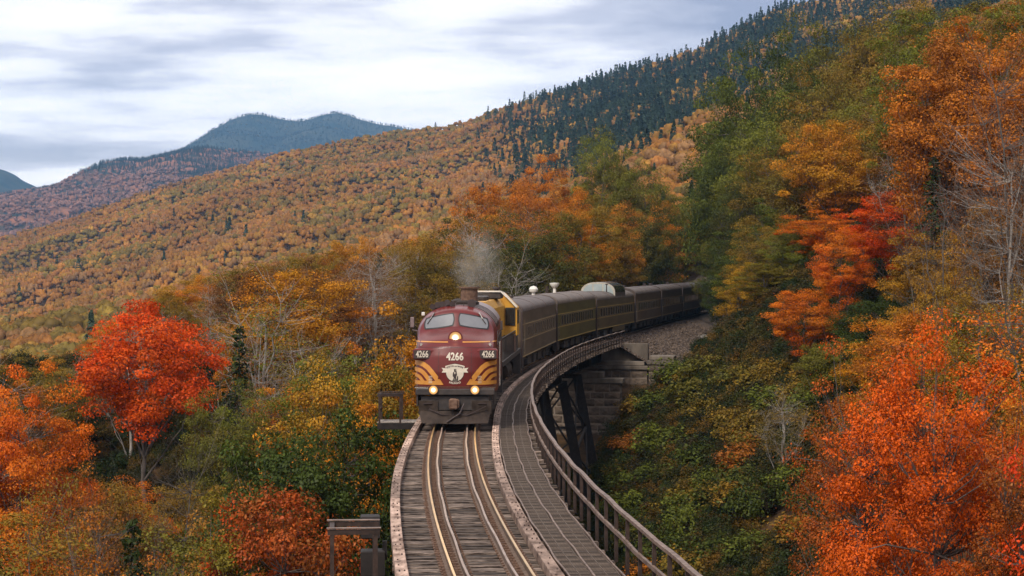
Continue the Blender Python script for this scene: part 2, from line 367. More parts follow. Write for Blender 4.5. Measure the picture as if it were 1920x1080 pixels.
def make_tree(name, seed, H=15., Rc=4.5, base=.32, nclump=110, per=120, leaf=.12, shape='round', clump=.85, trunk_r=.17,
              pale=False, twigs=0, foliage=1.0, gap=0.0, flat=.55):
    r_ = np.random.default_rng(seed)
    # limb skeleton
    wood = []; lean = r_.normal(0, .02, 2) * H
    top = np.array([lean[0], lean[1], H * .80]); tr = wander((0, 0, 0), top, 9, .035, r_); wood.append(tube_np(tr, trunk_r, trunk_r * .3, 7))
    V_ = [v for v, _ in wood]
    zc_, hz_ = H * (base + 1) / 2, H * (1 - base) / 2
    def envelope(dr):      # radius multiplier for direction
        az = math.atan2(dr[1], dr[0])
        return 1 + .18 * math.sin(2 * az + seed) + .13 * math.sin(3 * az + 2 * seed) + .10 * math.sin(5 * az + seed * 3 + 4 * dr[2])
    cl = []; tries = 0
    while len(cl) < nclump and tries < nclump * 40:
        tries += 1
        dr = r_.normal(0, 1, 3); dr /= np.linalg.norm(dr); rad = r_.uniform(.12, 1) ** .42 * envelope(dr)
        z = dr[2] * rad
        if shape == 'cone': w = max(.12, (1 - (z + 1) / 2) * 1.25)
        elif shape == 'oval': w = (1 - .35 * max(z, 0)) * (1 if z > -.3 else .85)
        elif shape == 'vase': w = .62 + .40 * (z + 1) / 2
        else: w = 1 if z > 0 else .92
        p = np.array([dr[0] * rad * Rc * w, dr[1] * rad * Rc * w, zc_ + z * hz_])
        p[:2] += lean * p[2] / H
        if z < -.55 and r_.random() < .55: continue
        if gap and vnoise(p[0] + 50, p[2] * 1.0 + p[1] * .7, 2.2, seed) > 1 - gap * 1.4: continue
        if all(np.linalg.norm((p - q) * (1, 1, 1.5)) > clump * .78 for q in cl): cl.append(p)
    cl = np.array(cl)
    # main limbs to spread targets, then clump branches
    nl = 9; tg = cl[r_.choice(len(cl), min(nl, len(cl)), replace=False)]; limbs = []
    for p in tg:
        f = np.clip((p[2] / H - .30) / .8, .22, .93) * r_.uniform(.8, 1); s0 = tr[int(f * 8)]
        path = wander(s0, s0 + (p - s0) * .86, 6, .07, r_); limbs.append(path)
        wood.append(tube_np(path, trunk_r * .42, trunk_r * .12, 5))
    nodes_ = np.concatenate([l_[1:] for l_ in limbs] + [tr[4:]])
    for p in cl:
        q = nodes_[np.argmin(np.linalg.norm((nodes_ - p) * (1, 1, .7), axis=1) + np.where(nodes_[:, 2] > p[2], 1.0, 0))]
        if np.linalg.norm(p - q) > .3:
            path = wander(q, p, 4, .09, r_); wood.append(tube_np(path, trunk_r * .13, trunk_r * .05, 4))
            for _ in range(twigs):
                e_ = p + r_.normal(0, clump * .8, 3) + (0, 0, .3); wood.append(tube_np(wander(path[r_.integers(1, 4)], e_, 4, .1, r_), trunk_r * .055, trunk_r * .02, 3))
    Vw = []; Fw = []; o = 0
    for v, f in wood: Vw.append(v); Fw.append(f + o); o += len(v)
    me_w = mesh_np(name + '_trunk', np.concatenate(Vw), np.concatenate(Fw), m_bark_pale if pale else m_bark, True)
    me_c = None
    if foliage > 0:
        n = int(len(cl) * foliage); sel = cl[:n]; k = per
        cs = clump * r_.uniform(.65, 1.35, (n, 1)); d = r_.normal(0, 1, (n, k, 3)); d /= np.linalg.norm(d, axis=2)[:, :, None]
        rad = r_.uniform(.25, 1, (n, k, 1)) ** .5
        off = d * rad * cs[:, None]; off[:, :, 2] *= flat
        ragged = r_.random((n, k)) < .12; off[ragged] *= 1.5
        C = sel[:, None] + off
        out_ = sel - np.array([0, 0, zc_]); out_ /= np.linalg.norm(out_, axis=1)[:, None] + 1e-9
        N_ = d * .6 + out_[:, None] * .35 + np.array([0, 0, .75])
        cv = np.repeat(np.clip(r_.beta(1.1, 1.6, (n, 1)), 0, 1), k, 1) * .8 + r_.uniform(-.1, .3, (n, k))
        cv = cv * .65 + .45 * smooth01(.5 + 1.3 * vnoise(C[:, :, 0] + C[:, :, 1] * .7, C[:, :, 2] + 9, 3.2, seed))
        bv = np.clip(np.repeat(r_.uniform(.22, .72, (n, 1)), k, 1) + r_.normal(0, .22, (n, k)), 0, 1)
        var = np.stack([np.clip(cv, 0, 1).ravel(), bv.ravel()], 1)
        V, F, va = leaves(C.reshape(-1, 3), N_.reshape(-1, 3), leaf, 0, var, r_)
        me_c = mesh_np(name + '_crown', V, F, m_leaf, False, {'leafvar': ('FACE', 'FLOAT_VECTOR', va)})
    zz = V[:, 2] if me_c is not None else np.concatenate(Vw)[:, 2]
    return dict(trunk=me_w, crown=me_c, H=H, R=Rc, T=float(np.percentile(zz, 99.3)))
def make_conifer(name, seed, H=15., Rc=2.6, tiers=24, per=150, leaf=.16):
    r_ = np.random.default_rng(seed); C = []; N_ = []; W = [tube_np(wander((0, 0, 0), (0, 0, H * .98), 6, .01, r_), .17, .03, 6)]
    for t in range(tiers):
        f = t / tiers; z = H * (.10 + .89 * f); rr = Rc * (1 - f) ** .85 + .1
        for b in range(9):
            a = r_.uniform(0, 6.28); L = rr * r_.uniform(.7, 1.1); e_ = np.array([math.cos(a) * L, math.sin(a) * L, z - L * .25])
            W.append(tube_np([(0, 0, z), e_], .03, .01, 3)); n = max(4, int(per / 9 * (L / Rc + .2)))
            u = r_.uniform(.1, 1, (n, 1)); C.append(np.array([0, 0, z]) * (1 - u) + e_ * u + r_.normal(0, .13, (n, 3))); N_.append(np.tile([math.cos(a) * .3, math.sin(a) * .3, 1], (n, 1)))
    C = np.concatenate(C); N_ = np.concatenate(N_); n = len(C)
    V, F, va = leaves(C, N_, leaf, 0, np.stack([r_.uniform(0, 1, n), r_.uniform(.2, .8, n)], 1), r_)
    Vw = []; Fw = []; o = 0
    for v, f in W: Vw.append(v); Fw.append(f + o); o += len(v)
    return dict(trunk=mesh_np(name + '_trunk', np.concatenate(Vw), np.concatenate(Fw), m_bark, True),
                crown=mesh_np(name + '_crown', V, F, m_leaf, False, {'leafvar': ('FACE', 'FLOAT_VECTOR', va)}), H=H, R=Rc, T=H)

PROTO = {
    'maple': [make_tree('maple', s, nclump=130, per=330, leaf=.072, gap=.28) for s in (3, 8, 14)],
    'broad': [make_tree('broad', s, nclump=175, per=310, leaf=.074, shape='round', Rc=5, base=.22, clump=.98) for s in (21, 26)],
    'oval': [make_tree('oval', s, nclump=120, per=270, leaf=.067, shape='oval', Rc=3.4, base=.18, clump=.75, gap=.3) for s in (31, 36)],
    'airy': [make_tree('airy', s, nclump=100, per=110, leaf=.074, shape='vase', Rc=4.4, base=.22, clump=1.0, gap=.35, twigs=3) for s in (41, 45)],
    'sparse': [make_tree('sparse', s, nclump=120, per=50, leaf=.068, shape='vase', Rc=4.2, base=.2, clump=1.0, twigs=5, pale=True, foliage=.8) for s in (51, 57)],
    'bare': [make_tree('bare', s, nclump=130, per=0, shape='vase', Rc=4.4, base=.2, clump=1.0, twigs=6, trunk_r=.10, foliage=0) for s in (61, 66)],
    'dense': [make_tree('dense', s, nclump=170, per=330, leaf=.074, Rc=4.4, base=.50, clump=.95, trunk_r=.2) for s in (91, 96)],
    'conifer': [make_conifer('conifer', 71)],
}
def big(name, seed, **k): return make_tree(name, seed, **k)

PAL = dict(red=(.64, .062, .005), midgreen=(.058, .080, .012), redor=(.62, .108, .006), ember=(.50, .075, .005), orange=(.58, .180, .010), gold=(.47, .225, .013), ochre=(.29, .150, .016),
           olive=(.150, .118, .016), green=(.150, .165, .018), dkgreen=(.034, .050, .010), rust=(.26, .092, .017), brown=(.150, .075, .030),
           yellowgreen=(.22, .17, .015), crimson=(.30, .010, .008))
def put_tree(kind, px, ytop, D, wpx, c1, c2, label, name='maple_tree', cat='tree', group=None, hmin=4, proto=None, ci=None, rz=None, z0=None):
    x = (px - 960) / FPX * D; zt = CAMZ + (HORIZON - ytop) * D / FPX; zg = gz(x, D) - .15 if z0 is None else z0
    h = zt - zg
    if h < hmin: print('SHORT', name, px, ytop, D, round(h, 1)); h = hmin
    if h > 30: print('TALL', name, px, ytop, D, round(h, 1))
    w = wpx / FPX * D
    p = proto or PROTO[kind][ci if ci is not None else random.randrange(len(PROTO[kind]))]
    return plant(p, x, D, zg, max(w / (2 * p['R']), .70 * h / p['T']), h / p['T'], c1, c2, label, name, cat, group, rz)
def plant(p, x, y, zg, sxy, sz, c1, c2, label, name, cat, group=None, rz=None):
    t = empty(name, (x, y, zg), random.uniform(0, 6.28) if rz is None else rz); t.scale = (sxy, sxy, sz)
    tag(t, label, cat, group)
    link('trunk', p['trunk'], t)
    if p['crown'] is not None:
        o = link('crown', p['crown'], t); o.color = (*PAL[c1], 1); o['second_colour'] = list(PAL[c2])
    TREES.append((x, y, sxy * p['R'])); return t
TREES = []
# ------------------------------------------------------------------ trees one can point at
FT = [
 # kind, px, ytop, D, width px, colour, second, name, label
 ('maple', 268, 572, 128, 300, 'red', 'redor', 'maple_tree', 'tall scarlet red maple with a bare lower trunk, left foreground', 0),
 ('maple', 40, 690, 104, 230, 'redor', 'orange', 'maple_tree', 'orange red maple cut by the left edge of the view, below the scarlet maple', 1),
 ('dense', 590, 795, 84, 235, 'dkgreen', 'midgreen', 'broadleaf_tree', 'dark green full crowned tree left of the trestle, still unturned', 0),
 ('oval', 702, 776, 92, 105, 'orange', 'gold', 'birch_tree', 'narrow orange tree between the dark green tree and the trestle', 0),
 ('airy', 560, 752, 100, 190, 'orange', 'gold', 'birch_tree', 'orange gold crown rising just behind the dark green tree', 0),
 ('maple', 528, 935, 76, 135, 'red', 'rust', 'maple_tree', 'small red maple below the dark green tree near the bottom edge', 2),
 ('oval', 424, 950, 76, 130, 'yellowgreen', 'olive', 'birch_tree', 'yellow green young tree beside the small red maple at the bottom', 1),
 ('airy', 598, 615, 138, 230, 'olive', 'ochre', 'oak_tree', 'olive tree with a dark forked trunk, halfway between scarlet maple and locomotive', 0),
 ('maple', 455, 598, 146, 125, 'orange', 'gold', 'maple_tree', 'bright orange tree just right of the scarlet maple', 2),
 ('oval', 340, 532, 190, 150, 'gold', 'olive', 'birch_tree', 'golden yellow crown peeking out above the scarlet maple', 0),
 ('maple', 650, 452, 205, 110, 'orange', 'gold', 'maple_tree', 'tallest bright orange crown left of the smoke', 0),
 ('maple', 590, 512, 190, 130, 'orange', 'orange', 'maple_tree', 'bright orange crown just below and left of the tallest orange one', 1),
 ('sparse', 480, 500, 200, 170, 'rust', 'brown', 'ash_tree', 'half bare rust brown tree in front of the valley, right of the golden crown', 0),
 ('sparse', 730, 448, 215, 170, 'rust', 'orange', 'ash_tree', 'half bare rusty tree left of the smoke plume', 1),
 ('sparse', 410, 560, 175, 120, 'rust', 'brown', 'ash_tree', 'half bare purplish brown tree above the bright orange tree', 1),
 ('oval', 752, 588, 112, 110, 'gold', 'orange', 'birch_tree', 'golden tree right beside the locomotive cab, at its left', 1),
 ('maple', 690, 690, 108, 120, 'gold', 'olive', 'maple_tree', 'golden olive tree behind the farther platform railing', 0),
 ('broad', 650, 668, 125, 150, 'olive', 'green', 'broadleaf_tree', 'olive green crown under the golden trees left of the locomotive', 1),
 ('broad', 440, 735, 122, 120, 'green', 'olive', 'broadleaf_tree', 'green crown behind and right of the scarlet maple trunk', 0),
 ('bare', 345, 800, 92, 120, 'brown', 'brown', 'bare_tree', 'leafless pale tree standing in front of the scarlet maple trunk', 0),
 ('bare', 640, 560, 180, 150, 'brown', 'brown', 'bare_tree', 'leafless grey tree between the orange crowns and the locomotive', 1),
 ('bare', 170, 915, 78, 110, 'brown', 'brown', 'bare_tree', 'leafless pale tree at the bottom left, under the orange red maple', 1),
 ('airy', 60, 900, 84, 190, 'olive', 'ochre', 'birch_tree', 'olive yellow tree in the bottom left corner', 1),
 ('airy', 185, 880, 95, 150, 'rust', 'orange', 'maple_tree', 'rust orange thin crown left of the leafless pale tree', 0),
 ('airy', 400, 940, 80, 170, 'rust', 'ochre', 'oak_tree', 'rusty thin crown at the foot of the scarlet maple', 1),
 ('airy', 240, 985, 76, 170, 'orange', 'rust', 'maple_tree', 'orange brown crown along the bottom edge left of centre', 0),
 ('sparse', 490, 660, 132, 130, 'brown', 'rust', 'ash_tree', 'nearly bare brown tree between scarlet maple and dark green tree', 0),
 # behind the train
 ('broad', 1125, 256, 300, 150, 'green', 'olive', 'broadleaf_tree', 'green rounded crown standing highest in the woods behind the train', 0),
 ('maple', 1010, 296, 285, 150, 'orange', 'rust', 'maple_tree', 'orange crown left of the highest green one behind the train', 1),
 ('maple', 930, 350, 262, 150, 'rust', 'orange', 'maple_tree', 'rust orange crown at the left end of the woods behind the train', 2),
 ('broad', 1215, 318, 290, 160, 'olive', 'green', 'broadleaf_tree', 'olive crown right of the highest green one behind the train', 1),
 ('maple', 1085, 400, 215, 170, 'orange', 'gold', 'maple_tree', 'bright orange crown right above the dome car', 0),
 ('maple', 965, 425, 205, 170, 'orange', 'ochre', 'maple_tree', 'orange crown above the yellow locomotive', 1),
 ('broad', 1190, 430, 268, 140, 'dkgreen', 'green', 'broadleaf_tree', 'dark green crown above the rear cars of the train', 1),
 ('broad', 862, 460, 225, 110, 'olive', 'ochre', 'broadleaf_tree', 'dull green crown directly behind the smoke', 0),
 ('oval', 1165, 462, 240, 100, 'olive', 'ochre', 'birch_tree', 'olive gold crown between the dome car and the dark green tree', 0),
 # right hillside, upper
 ('broad', 1440, 92, 262, 170, 'dkgreen', 'green', 'broadleaf_tree', 'dark green tree on the hillside skyline, leftmost of the right hand wood', 0),
 ('broad', 1545, 42, 270, 200, 'green', 'olive', 'broadleaf_tree', 'green round tree on the skyline of the right hand wood', 1),
 ('broad', 1655, 30, 262, 220, 'olive', 'ochre', 'oak_tree', 'olive gold tree on the skyline right of the round green one', 0),
 ('maple', 1790, 2, 255, 220, 'ochre', 'olive', 'oak_tree', 'ochre tree on the skyline near the top right corner', 0),
 ('broad', 1385, 172, 252, 150, 'green', 'dkgreen', 'broadleaf_tree', 'green tree on the steep left edge of the right hand wood', 1),
 ('broad', 1530, 128, 238, 210, 'ochre', 'olive', 'oak_tree', 'ochre tree in the middle of the upper right wood', 1),
 ('broad', 1430, 225, 225, 220, 'green', 'olive', 'broadleaf_tree', 'large bright green tree of the right hand wood', 0),
 ('broad', 1375, 262, 245, 130, 'dkgreen', 'green', 'broadleaf_tree', 'dark green tree low on the left edge of the right hand wood', 1),
 ('broad', 1590, 200, 222, 180, 'green', 'ochre', 'broadleaf_tree', 'green tree right of the large bright green one', 0),
 ('maple', 1570, 232, 205, 175, 'orange', 'gold', 'maple_tree', 'large orange crown in front of the large bright green tree', 2),
 ('maple', 1810, 95, 215, 190, 'orange', 'rust', 'maple_tree', 'orange crown in the upper right corner wood', 0),
 ('maple', 1890, 105, 200, 150, 'orange', 'rust', 'maple_tree', 'orange crown touching the right edge near the top corner', 1),
 ('broad', 1700, 120, 232, 170, 'olive', 'ochre', 'oak_tree', 'olive tree left of the upper right orange crown', 1),
 ('maple', 1730, 205, 190, 130, 'orange', 'rust', 'maple_tree', 'orange crown below the olive tree in the upper right wood', 2),
 ('sparse', 1800, 190, 130, 260, 'rust', 'brown', 'ash_tree', 'half bare brown tree filling the right side below the orange crown', 0),
 ('sparse', 1700, 260, 140, 200, 'rust', 'brown', 'ash_tree', 'half bare brown tree left of the other half bare brown one at right', 1),
 ('sparse', 1900, 240, 100, 260, 'brown', 'rust', 'ash_tree', 'nearly bare brown tree at the right edge, upper half', 1),
 ('bare', 1880, 40, 100, 240, 'brown', 'brown', 'bare_tree', 'leafless dark branched tree reaching towards the top right corner', 0),
 ('bare', 1765, 300, 104, 200, 'brown', 'brown', 'bare_tree', 'leafless thin tree above the middle of the right side', 1),
 # right middle
 ('broad', 1215, 392, 262, 120, 'dkgreen', 'olive', 'broadleaf_tree', 'dark tree standing over the tail of the train', 0),
 ('broad', 1390, 345, 215, 130, 'olive', 'dkgreen', 'broadleaf_tree', 'olive dark tree at the bend where the train leaves the woods', 1),
 ('oval', 1385, 488, 172, 95, 'gold', 'yellowgreen', 'birch_tree', 'yellow birch hiding the last car of the train', 0),
 ('oval', 1432, 520, 160, 120, 'yellowgreen', 'olive', 'birch_tree', 'yellow green tree right of the yellow birch', 1),
 ('broad', 1450, 412, 180, 150, 'ochre', 'olive', 'oak_tree', 'ochre green crown above the yellow green tree', 0),
 ('maple', 1560, 395, 165, 170, 'orange', 'redor', 'maple_tree', 'red orange crown in the middle of the right hand slope', 1),
 ('maple', 1662, 362, 142, 200, 'red', 'redor', 'maple_tree', 'vivid red orange maple, largest on the right hand slope', 0),
 ('maple', 1512, 545, 138, 150, 'redor', 'orange', 'maple_tree', 'red orange maple above the gully', 2),
 ('dense', 1640, 560, 122, 140, 'dkgreen', 'midgreen', 'broadleaf_tree', 'dark green tree below the vivid red orange maple', 1),
 ('dense', 1560, 640, 118, 130, 'green', 'olive', 'broadleaf_tree', 'green tree at the edge of the gully below the red orange maple', 0),
 ('broad', 1745, 440, 118, 190, 'ochre', 'gold', 'oak_tree', 'ochre gold tree right of the vivid red orange maple', 1),
 ('maple', 1705, 590, 104, 180, 'rust', 'orange', 'maple_tree', 'rust orange crown right of the dark green tree', 2),
 ('broad', 1835, 540, 92, 220, 'ochre', 'yellowgreen', 'oak_tree', 'yellow ochre tree behind the big orange maple at right', 0),
 ('maple', 1900, 380, 110, 200, 'ochre', 'rust', 'oak_tree', 'dull ochre crown at the right edge, at half height', 0),
 ('sparse', 1470, 720, 118, 150, 'olive', 'ochre', 'ash_tree', 'thin olive tree on the gully side', 0),
 ('airy', 1600, 740, 92, 170, 'olive', 'rust', 'birch_tree', 'thin olive brown tree behind the big orange maple', 1),
 ('maple', 2010, 640, 66, 260, 'orange', 'gold', 'maple_tree', 'orange maple at the right edge behind the nearest maple', 1),
]
flag = make_tree('scarlet_maple', 77, base=.46, Rc=5.2, nclump=150, per=260, leaf=.08, clump=.9, gap=.1, trunk_r=.2)
FT += [('broad', 1362, 452, 246, 110, 'olive', 'midgreen', 'broadleaf_tree', 'low olive tree closing the view over the train tail', 0),
 ('broad', 1352, 505, 222, 70, 'dkgreen', 'midgreen', 'broadleaf_tree', 'small dark green tree beside the tail of the train', 1)]
for (k, px, yt, D, w, c1, c2, nm, lb, ci) in FT:
    put_tree(k, px, yt, D, w, c1, c2, lb, nm, ci=ci, proto=flag if 'scarlet red maple with' in lb else None)
# nearest maples, finer leaves
near_a = make_tree('near_maple', 101, H=14, Rc=3.4, base=.18, nclump=380, per=320, leaf=.037, clump=.50, gap=.30, twigs=1, flat=.6)
near_b = make_tree('near_maple', 108, H=14, Rc=2.9, base=.15, nclump=240, per=240, leaf=.038, clump=.48, gap=.45, twigs=2, flat=.6)
put_tree('x', 1745, 655, 47, 440, 'ember', 'redor', 'nearest orange red maple, its crown filling the lower right corner', proto=near_a, rz=.4)
put_tree('x', 1640, 700, 56, 200, 'ember', 'rust', 'thin orange red sapling sticking out left of the nearest maple', proto=near_b, rz=2.)
put_tree('x', 1960, 720, 42, 170, 'redor', 'rust', 'rust red maple at the bottom right edge', proto=near_b, rz=1.)
put_tree('x', 2175, 470, 36, 150, 'crimson', 'red', 'crimson red maple cut by the right edge of the view', proto=near_b, rz=4.)
wide_bare = make_tree('wide_bare', 133, H=17, Rc=7.5, base=.35, nclump=120, per=0, shape='oval', clump=1.2, twigs=4, trunk_r=.12, foliage=0)
put_tree('x', 2090, 120, 62, 800, 'brown', 'brown', 'leafless tree outside the right edge whose grey limbs reach far into the view', 'bare_tree', proto=wide_bare, rz=1.2)
# ------------------------------------------------------------------ the rest of the near woods
ENVX = [-400, 0, 150, 260, 330, 430, 560, 640, 760, 850, 900, 1000, 1090, 1200, 1310, 1330, 1380, 1450, 1560, 1700, 1800, 1920, 2300]
ENVY = [690, 665, 655, 575, 552, 500, 478, 458, 455, 440, 370, 320, 285, 320, 330, 280, 175, 110, 62, 40, 15, -20, -40]
def zone(px, py, r_):
    u = r_.random()
    def ch(*t):
        a = 0
        for c1, c2, w in t:
            a += w
            if u < a: return c1, c2
        return t[-1][:2]
    if px < 420:
        if py < 700: return ch(('rust', 'orange', .3), ('brown', 'rust', .2), ('olive', 'ochre', .3), ('orange', 'gold', .2))
        return ch(('rust', 'orange', .35), ('olive', 'ochre', .35), ('orange', 'redor', .2), ('brown', 'rust', .1))
    if px < 860:
        if py < 620: return ch(('orange', 'gold', .24), ('rust', 'brown', .22), ('ochre', 'olive', .24), ('olive', 'ochre', .16), ('brown', 'rust', .14))
        return ch(('olive', 'ochre', .35), ('gold', 'orange', .25), ('green', 'olive', .25), ('orange', 'gold', .15))
    if px < 1175: return ch(('ochre', 'olive', .32), ('orange', 'ochre', .28), ('rust', 'orange', .12), ('olive', 'dkgreen', .28))
    if px < 1330: return ch(('olive', 'dkgreen', .45), ('dkgreen', 'green', .25), ('ochre', 'orange', .3))
    if py < 320: return ch(('green', 'olive', .5), ('olive', 'ochre', .3), ('ochre', 'olive', .2)) if px < 1740 else (ch(('ochre', 'olive', .5), ('olive', 'green', .5)) if py < 120 else ch(('orange', 'rust', .5), ('rust', 'orange', .2), ('ochre', 'olive', .3)))
    if px < 1490: return ch(('olive', 'green', .4), ('green', 'dkgreen', .3), ('ochre', 'olive', .3))
    return ch(('ochre', 'rust', .3), ('olive', 'green', .2), ('orange', 'gold', .25), ('rust', 'orange', .13), ('redor', 'orange', .12))
CW = {'red': 'red', 'redor': 'red orange', 'orange': 'orange', 'gold': 'golden', 'ochre': 'ochre', 'olive': 'olive', 'green': 'green', 'dkgreen': 'dark green', 'midgreen': 'green', 'rust': 'rusty', 'brown': 'brown'}
def place_name(px, D, d):
    if d < 0:
        a = 'left of the scarlet maple' if px < 200 else 'between scarlet maple and locomotive' if px < 760 else 'behind the train'
        return ('low down ' if D < 110 else 'far back ' if D > 175 else 'in the woods ') + a
    return ('high above' if D > 200 else 'above') + ' the train tail' if D > 165 else 'beside the gully'
cand = []
r_ = np.random.default_rng(12)
for gy in np.arange(73, 345, 6.2):
    for gx in np.arange(-75, 110, 6.2):
        x = gx + r_.uniform(-2.6, 2.6); y = gy + r_.uniform(-2.6, 2.6); px = 960 + FPX * x / y
        if px < -140 or px > 2060: continue
        d = x - xc(y)
        if y > 150 and -6.5 < d < 8.5: continue
        if y <= 150 and -7.5 < d < 15: continue
        if d > 0 and y < 172 and d < 15 - .0 * y: continue
        if d > 0 and y < 75: continue
        if d > 0 and y < 150 and px < 1480 : continue
        if d > 0 and y < 232 and px < 1402: continue
        if d > 0 and y < 100 and px < 1790: continue
        if d > 0 and y < 130 and px < 1560: continue
        if any((x - a) ** 2 + (y - b) ** 2 < 3.0 ** 2 for a, b, c in TREES[:]): continue
        zg = gz(x, y); h = r_.uniform(11.5, 17.5); zt = zg + h
        zmax = CAMZ + (HORIZON - float(np.interp(px, ENVX, ENVY)) - r_.uniform(0, 22)) * y / FPX
        if d < 0 and y < 100: zmax = min(zmax, CAMZ + (HORIZON - (960 if px > 450 else 900)) * y / FPX)
        if 60 < px < 500 and y < 137: zmax = min(zmax, CAMZ + (HORIZON - 905) * y / FPX)
        if d < 0 and y < 168 and d > -14: zmax = min(zmax, -1.5)
        if 1385 < px < 1720 and y < 200: zmax = min(zmax, CAMZ + (HORIZON - (430 if y > 140 else 600)) * y / FPX)
        if px > 1330 and y < 110: zmax = min(zmax, CAMZ + (HORIZON - 560) * y / FPX)
        if 1180 < px < 1420 and d > 0 and y < 230: zmax = min(zmax, CAMZ + (HORIZON - 470) * y / FPX)
        zt = min(zt, zmax); h = zt - zg
        if h < (3.6 if 60 < px < 500 and y < 137 else 5.5): continue
        py = HORIZON - (zt - h * .3 - CAMZ) * FPX / y
        cand.append((y, x, zg, h, px, py, d))
cand.sort()
KN = {'maple': 'maple_tree', 'broad': 'broadleaf_tree', 'oval': 'birch_tree', 'airy': 'birch_tree', 'sparse': 'ash_tree', 'conifer': 'spruce_tree'}
single = [c for c in cand if c[0] < 250 and 850 > c[5] - 300 / c[0] * 20][:300 - len(FT) - 12]
keep = set(id(c) for c in single)
print('near trees', len(single), 'of', len(cand))
rest = []
for c in cand:
    y, x, zg, h, px, py, d = c
    c1, c2 = zone(px, py, r_)
    k = r_.choice(['maple', 'broad', 'oval', 'airy', 'sparse', 'conifer'], p=[.3, .27, .13, .15, .12, .03])
    if c1 in ('brown',): k = 'sparse'
    if k == 'conifer': c1, c2 = 'dkgreen', 'dkgreen'
    p = PROTO[k][r_.integers(len(PROTO[k]))]; w = r_.uniform(.78, 1.08) * min(1.1, h / 13)
    if id(c) in keep:
        nm = KN[k]; kind_word = {'maple_tree': 'maple', 'broadleaf_tree': 'broadleaf tree', 'birch_tree': 'birch', 'ash_tree': 'half bare tree', 'spruce_tree': 'spruce'}[nm]
        lb = f'{CW[c1]} {kind_word} {place_name(px, y, d)}'
        plant(p, x, y, zg - .15, w, h / p['T'], c1, c2, lb, nm, 'tree', lb.replace(kind_word, kind_word + 's', 1))
    else: rest.append((x, y, zg - .15, w, h / p['T'], k, PROTO[k].index(p), c1, c2))

def order_labels(cat):
    by = {}
    for o in COL.objects:
        if o.get('category') == cat and o.get('group'): by.setdefault(o['label'], []).append(o)
    ORD = ['', '', 'second', 'third', 'fourth', 'fifth', 'sixth', 'seventh', 'eighth', 'ninth', 'tenth', 'eleventh', 'twelfth']
    for lb, os_ in by.items():
        if len(os_) < 2: continue
        os_.sort(key=lambda o: o.location.x / o.location.y); n = len(os_)
        for i, o in enumerate(os_):
            o['label'] = lb + (', leftmost one' if i == 0 else ', rightmost one' if i == n - 1 else ', middle one of three' if n == 3 else ', ' + (ORD[i + 1] if i + 1 < len(ORD) else 'far right') + ' from the left')
order_labels('tree')

# ------------------------------------------------------------------ instanced masses
def scatter(name, pts, scl, rot, c1, c2, idx, protos, label=None, cat=None):
    """one object of counted-past-300 plants: points with attributes, meshes drawn at them by geometry nodes"""
    coll = bpy.data.collections.new(name + '_kinds')
    for i, me in enumerate(protos):
        o = bpy.data.objects.new('%02d_kind' % i, me); coll.objects.link(o)
    me = bpy.data.meshes.new(name); n = len(pts); me.vertices.add(n); me.vertices.foreach_set('co', np.asarray(pts, np.float32).ravel())
    for an, typ, data in (('scl', 'FLOAT_VECTOR', scl), ('rot', 'FLOAT_VECTOR', rot), ('tree_colour', 'FLOAT_COLOR', np.c_[c1, np.ones(n)]), ('second_colour', 'FLOAT_COLOR', np.c_[c2, np.ones(n)]), ('idx', 'INT', idx)):
        a = me.attributes.new(an, typ, 'POINT')
        a.data.foreach_set({'FLOAT_VECTOR': 'vector', 'FLOAT_COLOR': 'color', 'INT': 'value'}[typ], np.asarray(data, np.int32 if typ == 'INT' else np.float32).ravel())
    o = link(name, me); ng = bpy.data.node_groups.new(name, 'GeometryNodeTree')
    ng.interface.new_socket('Geometry', in_out='INPUT', socket_type='NodeSocketGeometry'); ng.interface.new_socket('Geometry', in_out='OUTPUT', socket_type='NodeSocketGeometry')
    nn, ll = ng.nodes, ng.links
    gi = nn.new('NodeGroupInput'); go = nn.new('NodeGroupOutput'); ci = nn.new('GeometryNodeCollectionInfo'); ci.inputs['Collection'].default_value = coll
    ci.inputs['Separate Children'].default_value = True; ci.inputs['Reset Children'].default_value = True
    ip = nn.new('GeometryNodeInstanceOnPoints'); ip.inputs['Pick Instance'].default_value = True
    def na(nm, dt): q = nn.new('GeometryNodeInputNamedAttribute'); q.data_type = dt; q.inputs['Name'].default_value = nm; return q.outputs['Attribute']
    er = nn.new('FunctionNodeEulerToRotation'); ll.new(na('rot', 'FLOAT_VECTOR'), er.inputs[0])
    ll.new(gi.outputs[0], ip.inputs['Points']); ll.new(ci.outputs[0], ip.inputs['Instance']); ll.new(na('idx', 'INT'), ip.inputs['Instance Index'])
    ll.new(er.outputs[0], ip.inputs['Rotation']); ll.new(na('scl', 'FLOAT_VECTOR'), ip.inputs['Scale']); ll.new(ip.outputs[0], go.inputs[0])
    md = o.modifiers.new('instances', 'NODES'); md.node_group = ng
    o['kind'] = 'stuff'
    if label: o['label'] = label
    if cat: o['category'] = cat
    return o
def far_copy(me, trunk=None):
    """crown and trunk of a prototype as one mesh whose colour comes from the instance"""
    q = me.copy(); q.materials.clear(); q.materials.append(m_leaf_far); return q
far_me = {}
fl = []
for k in ('maple', 'broad', 'oval', 'airy', 'sparse', 'conifer'):
    for i, p in enumerate(PROTO[k]): far_me[(k, i)] = len(fl); fl.append(far_copy(p['crown']))
if rest:
    c1 = np.array([PAL[r[7]] for r in rest]) * r_.uniform(.85, 1.15, (len(rest), 1)); c2 = np.array([PAL[r[8]] for r in rest])
    scatter('woodland', [r[:3] for r in rest], [(r[3], r[3], r[4]) for r in rest], [(0, 0, r_.uniform(0, 6.28)) for _ in rest], c1, c2,
            [far_me[(r[5], r[6])] for r in rest], fl, 'mixed autumn woods filling in between the nearer trees', 'woods')
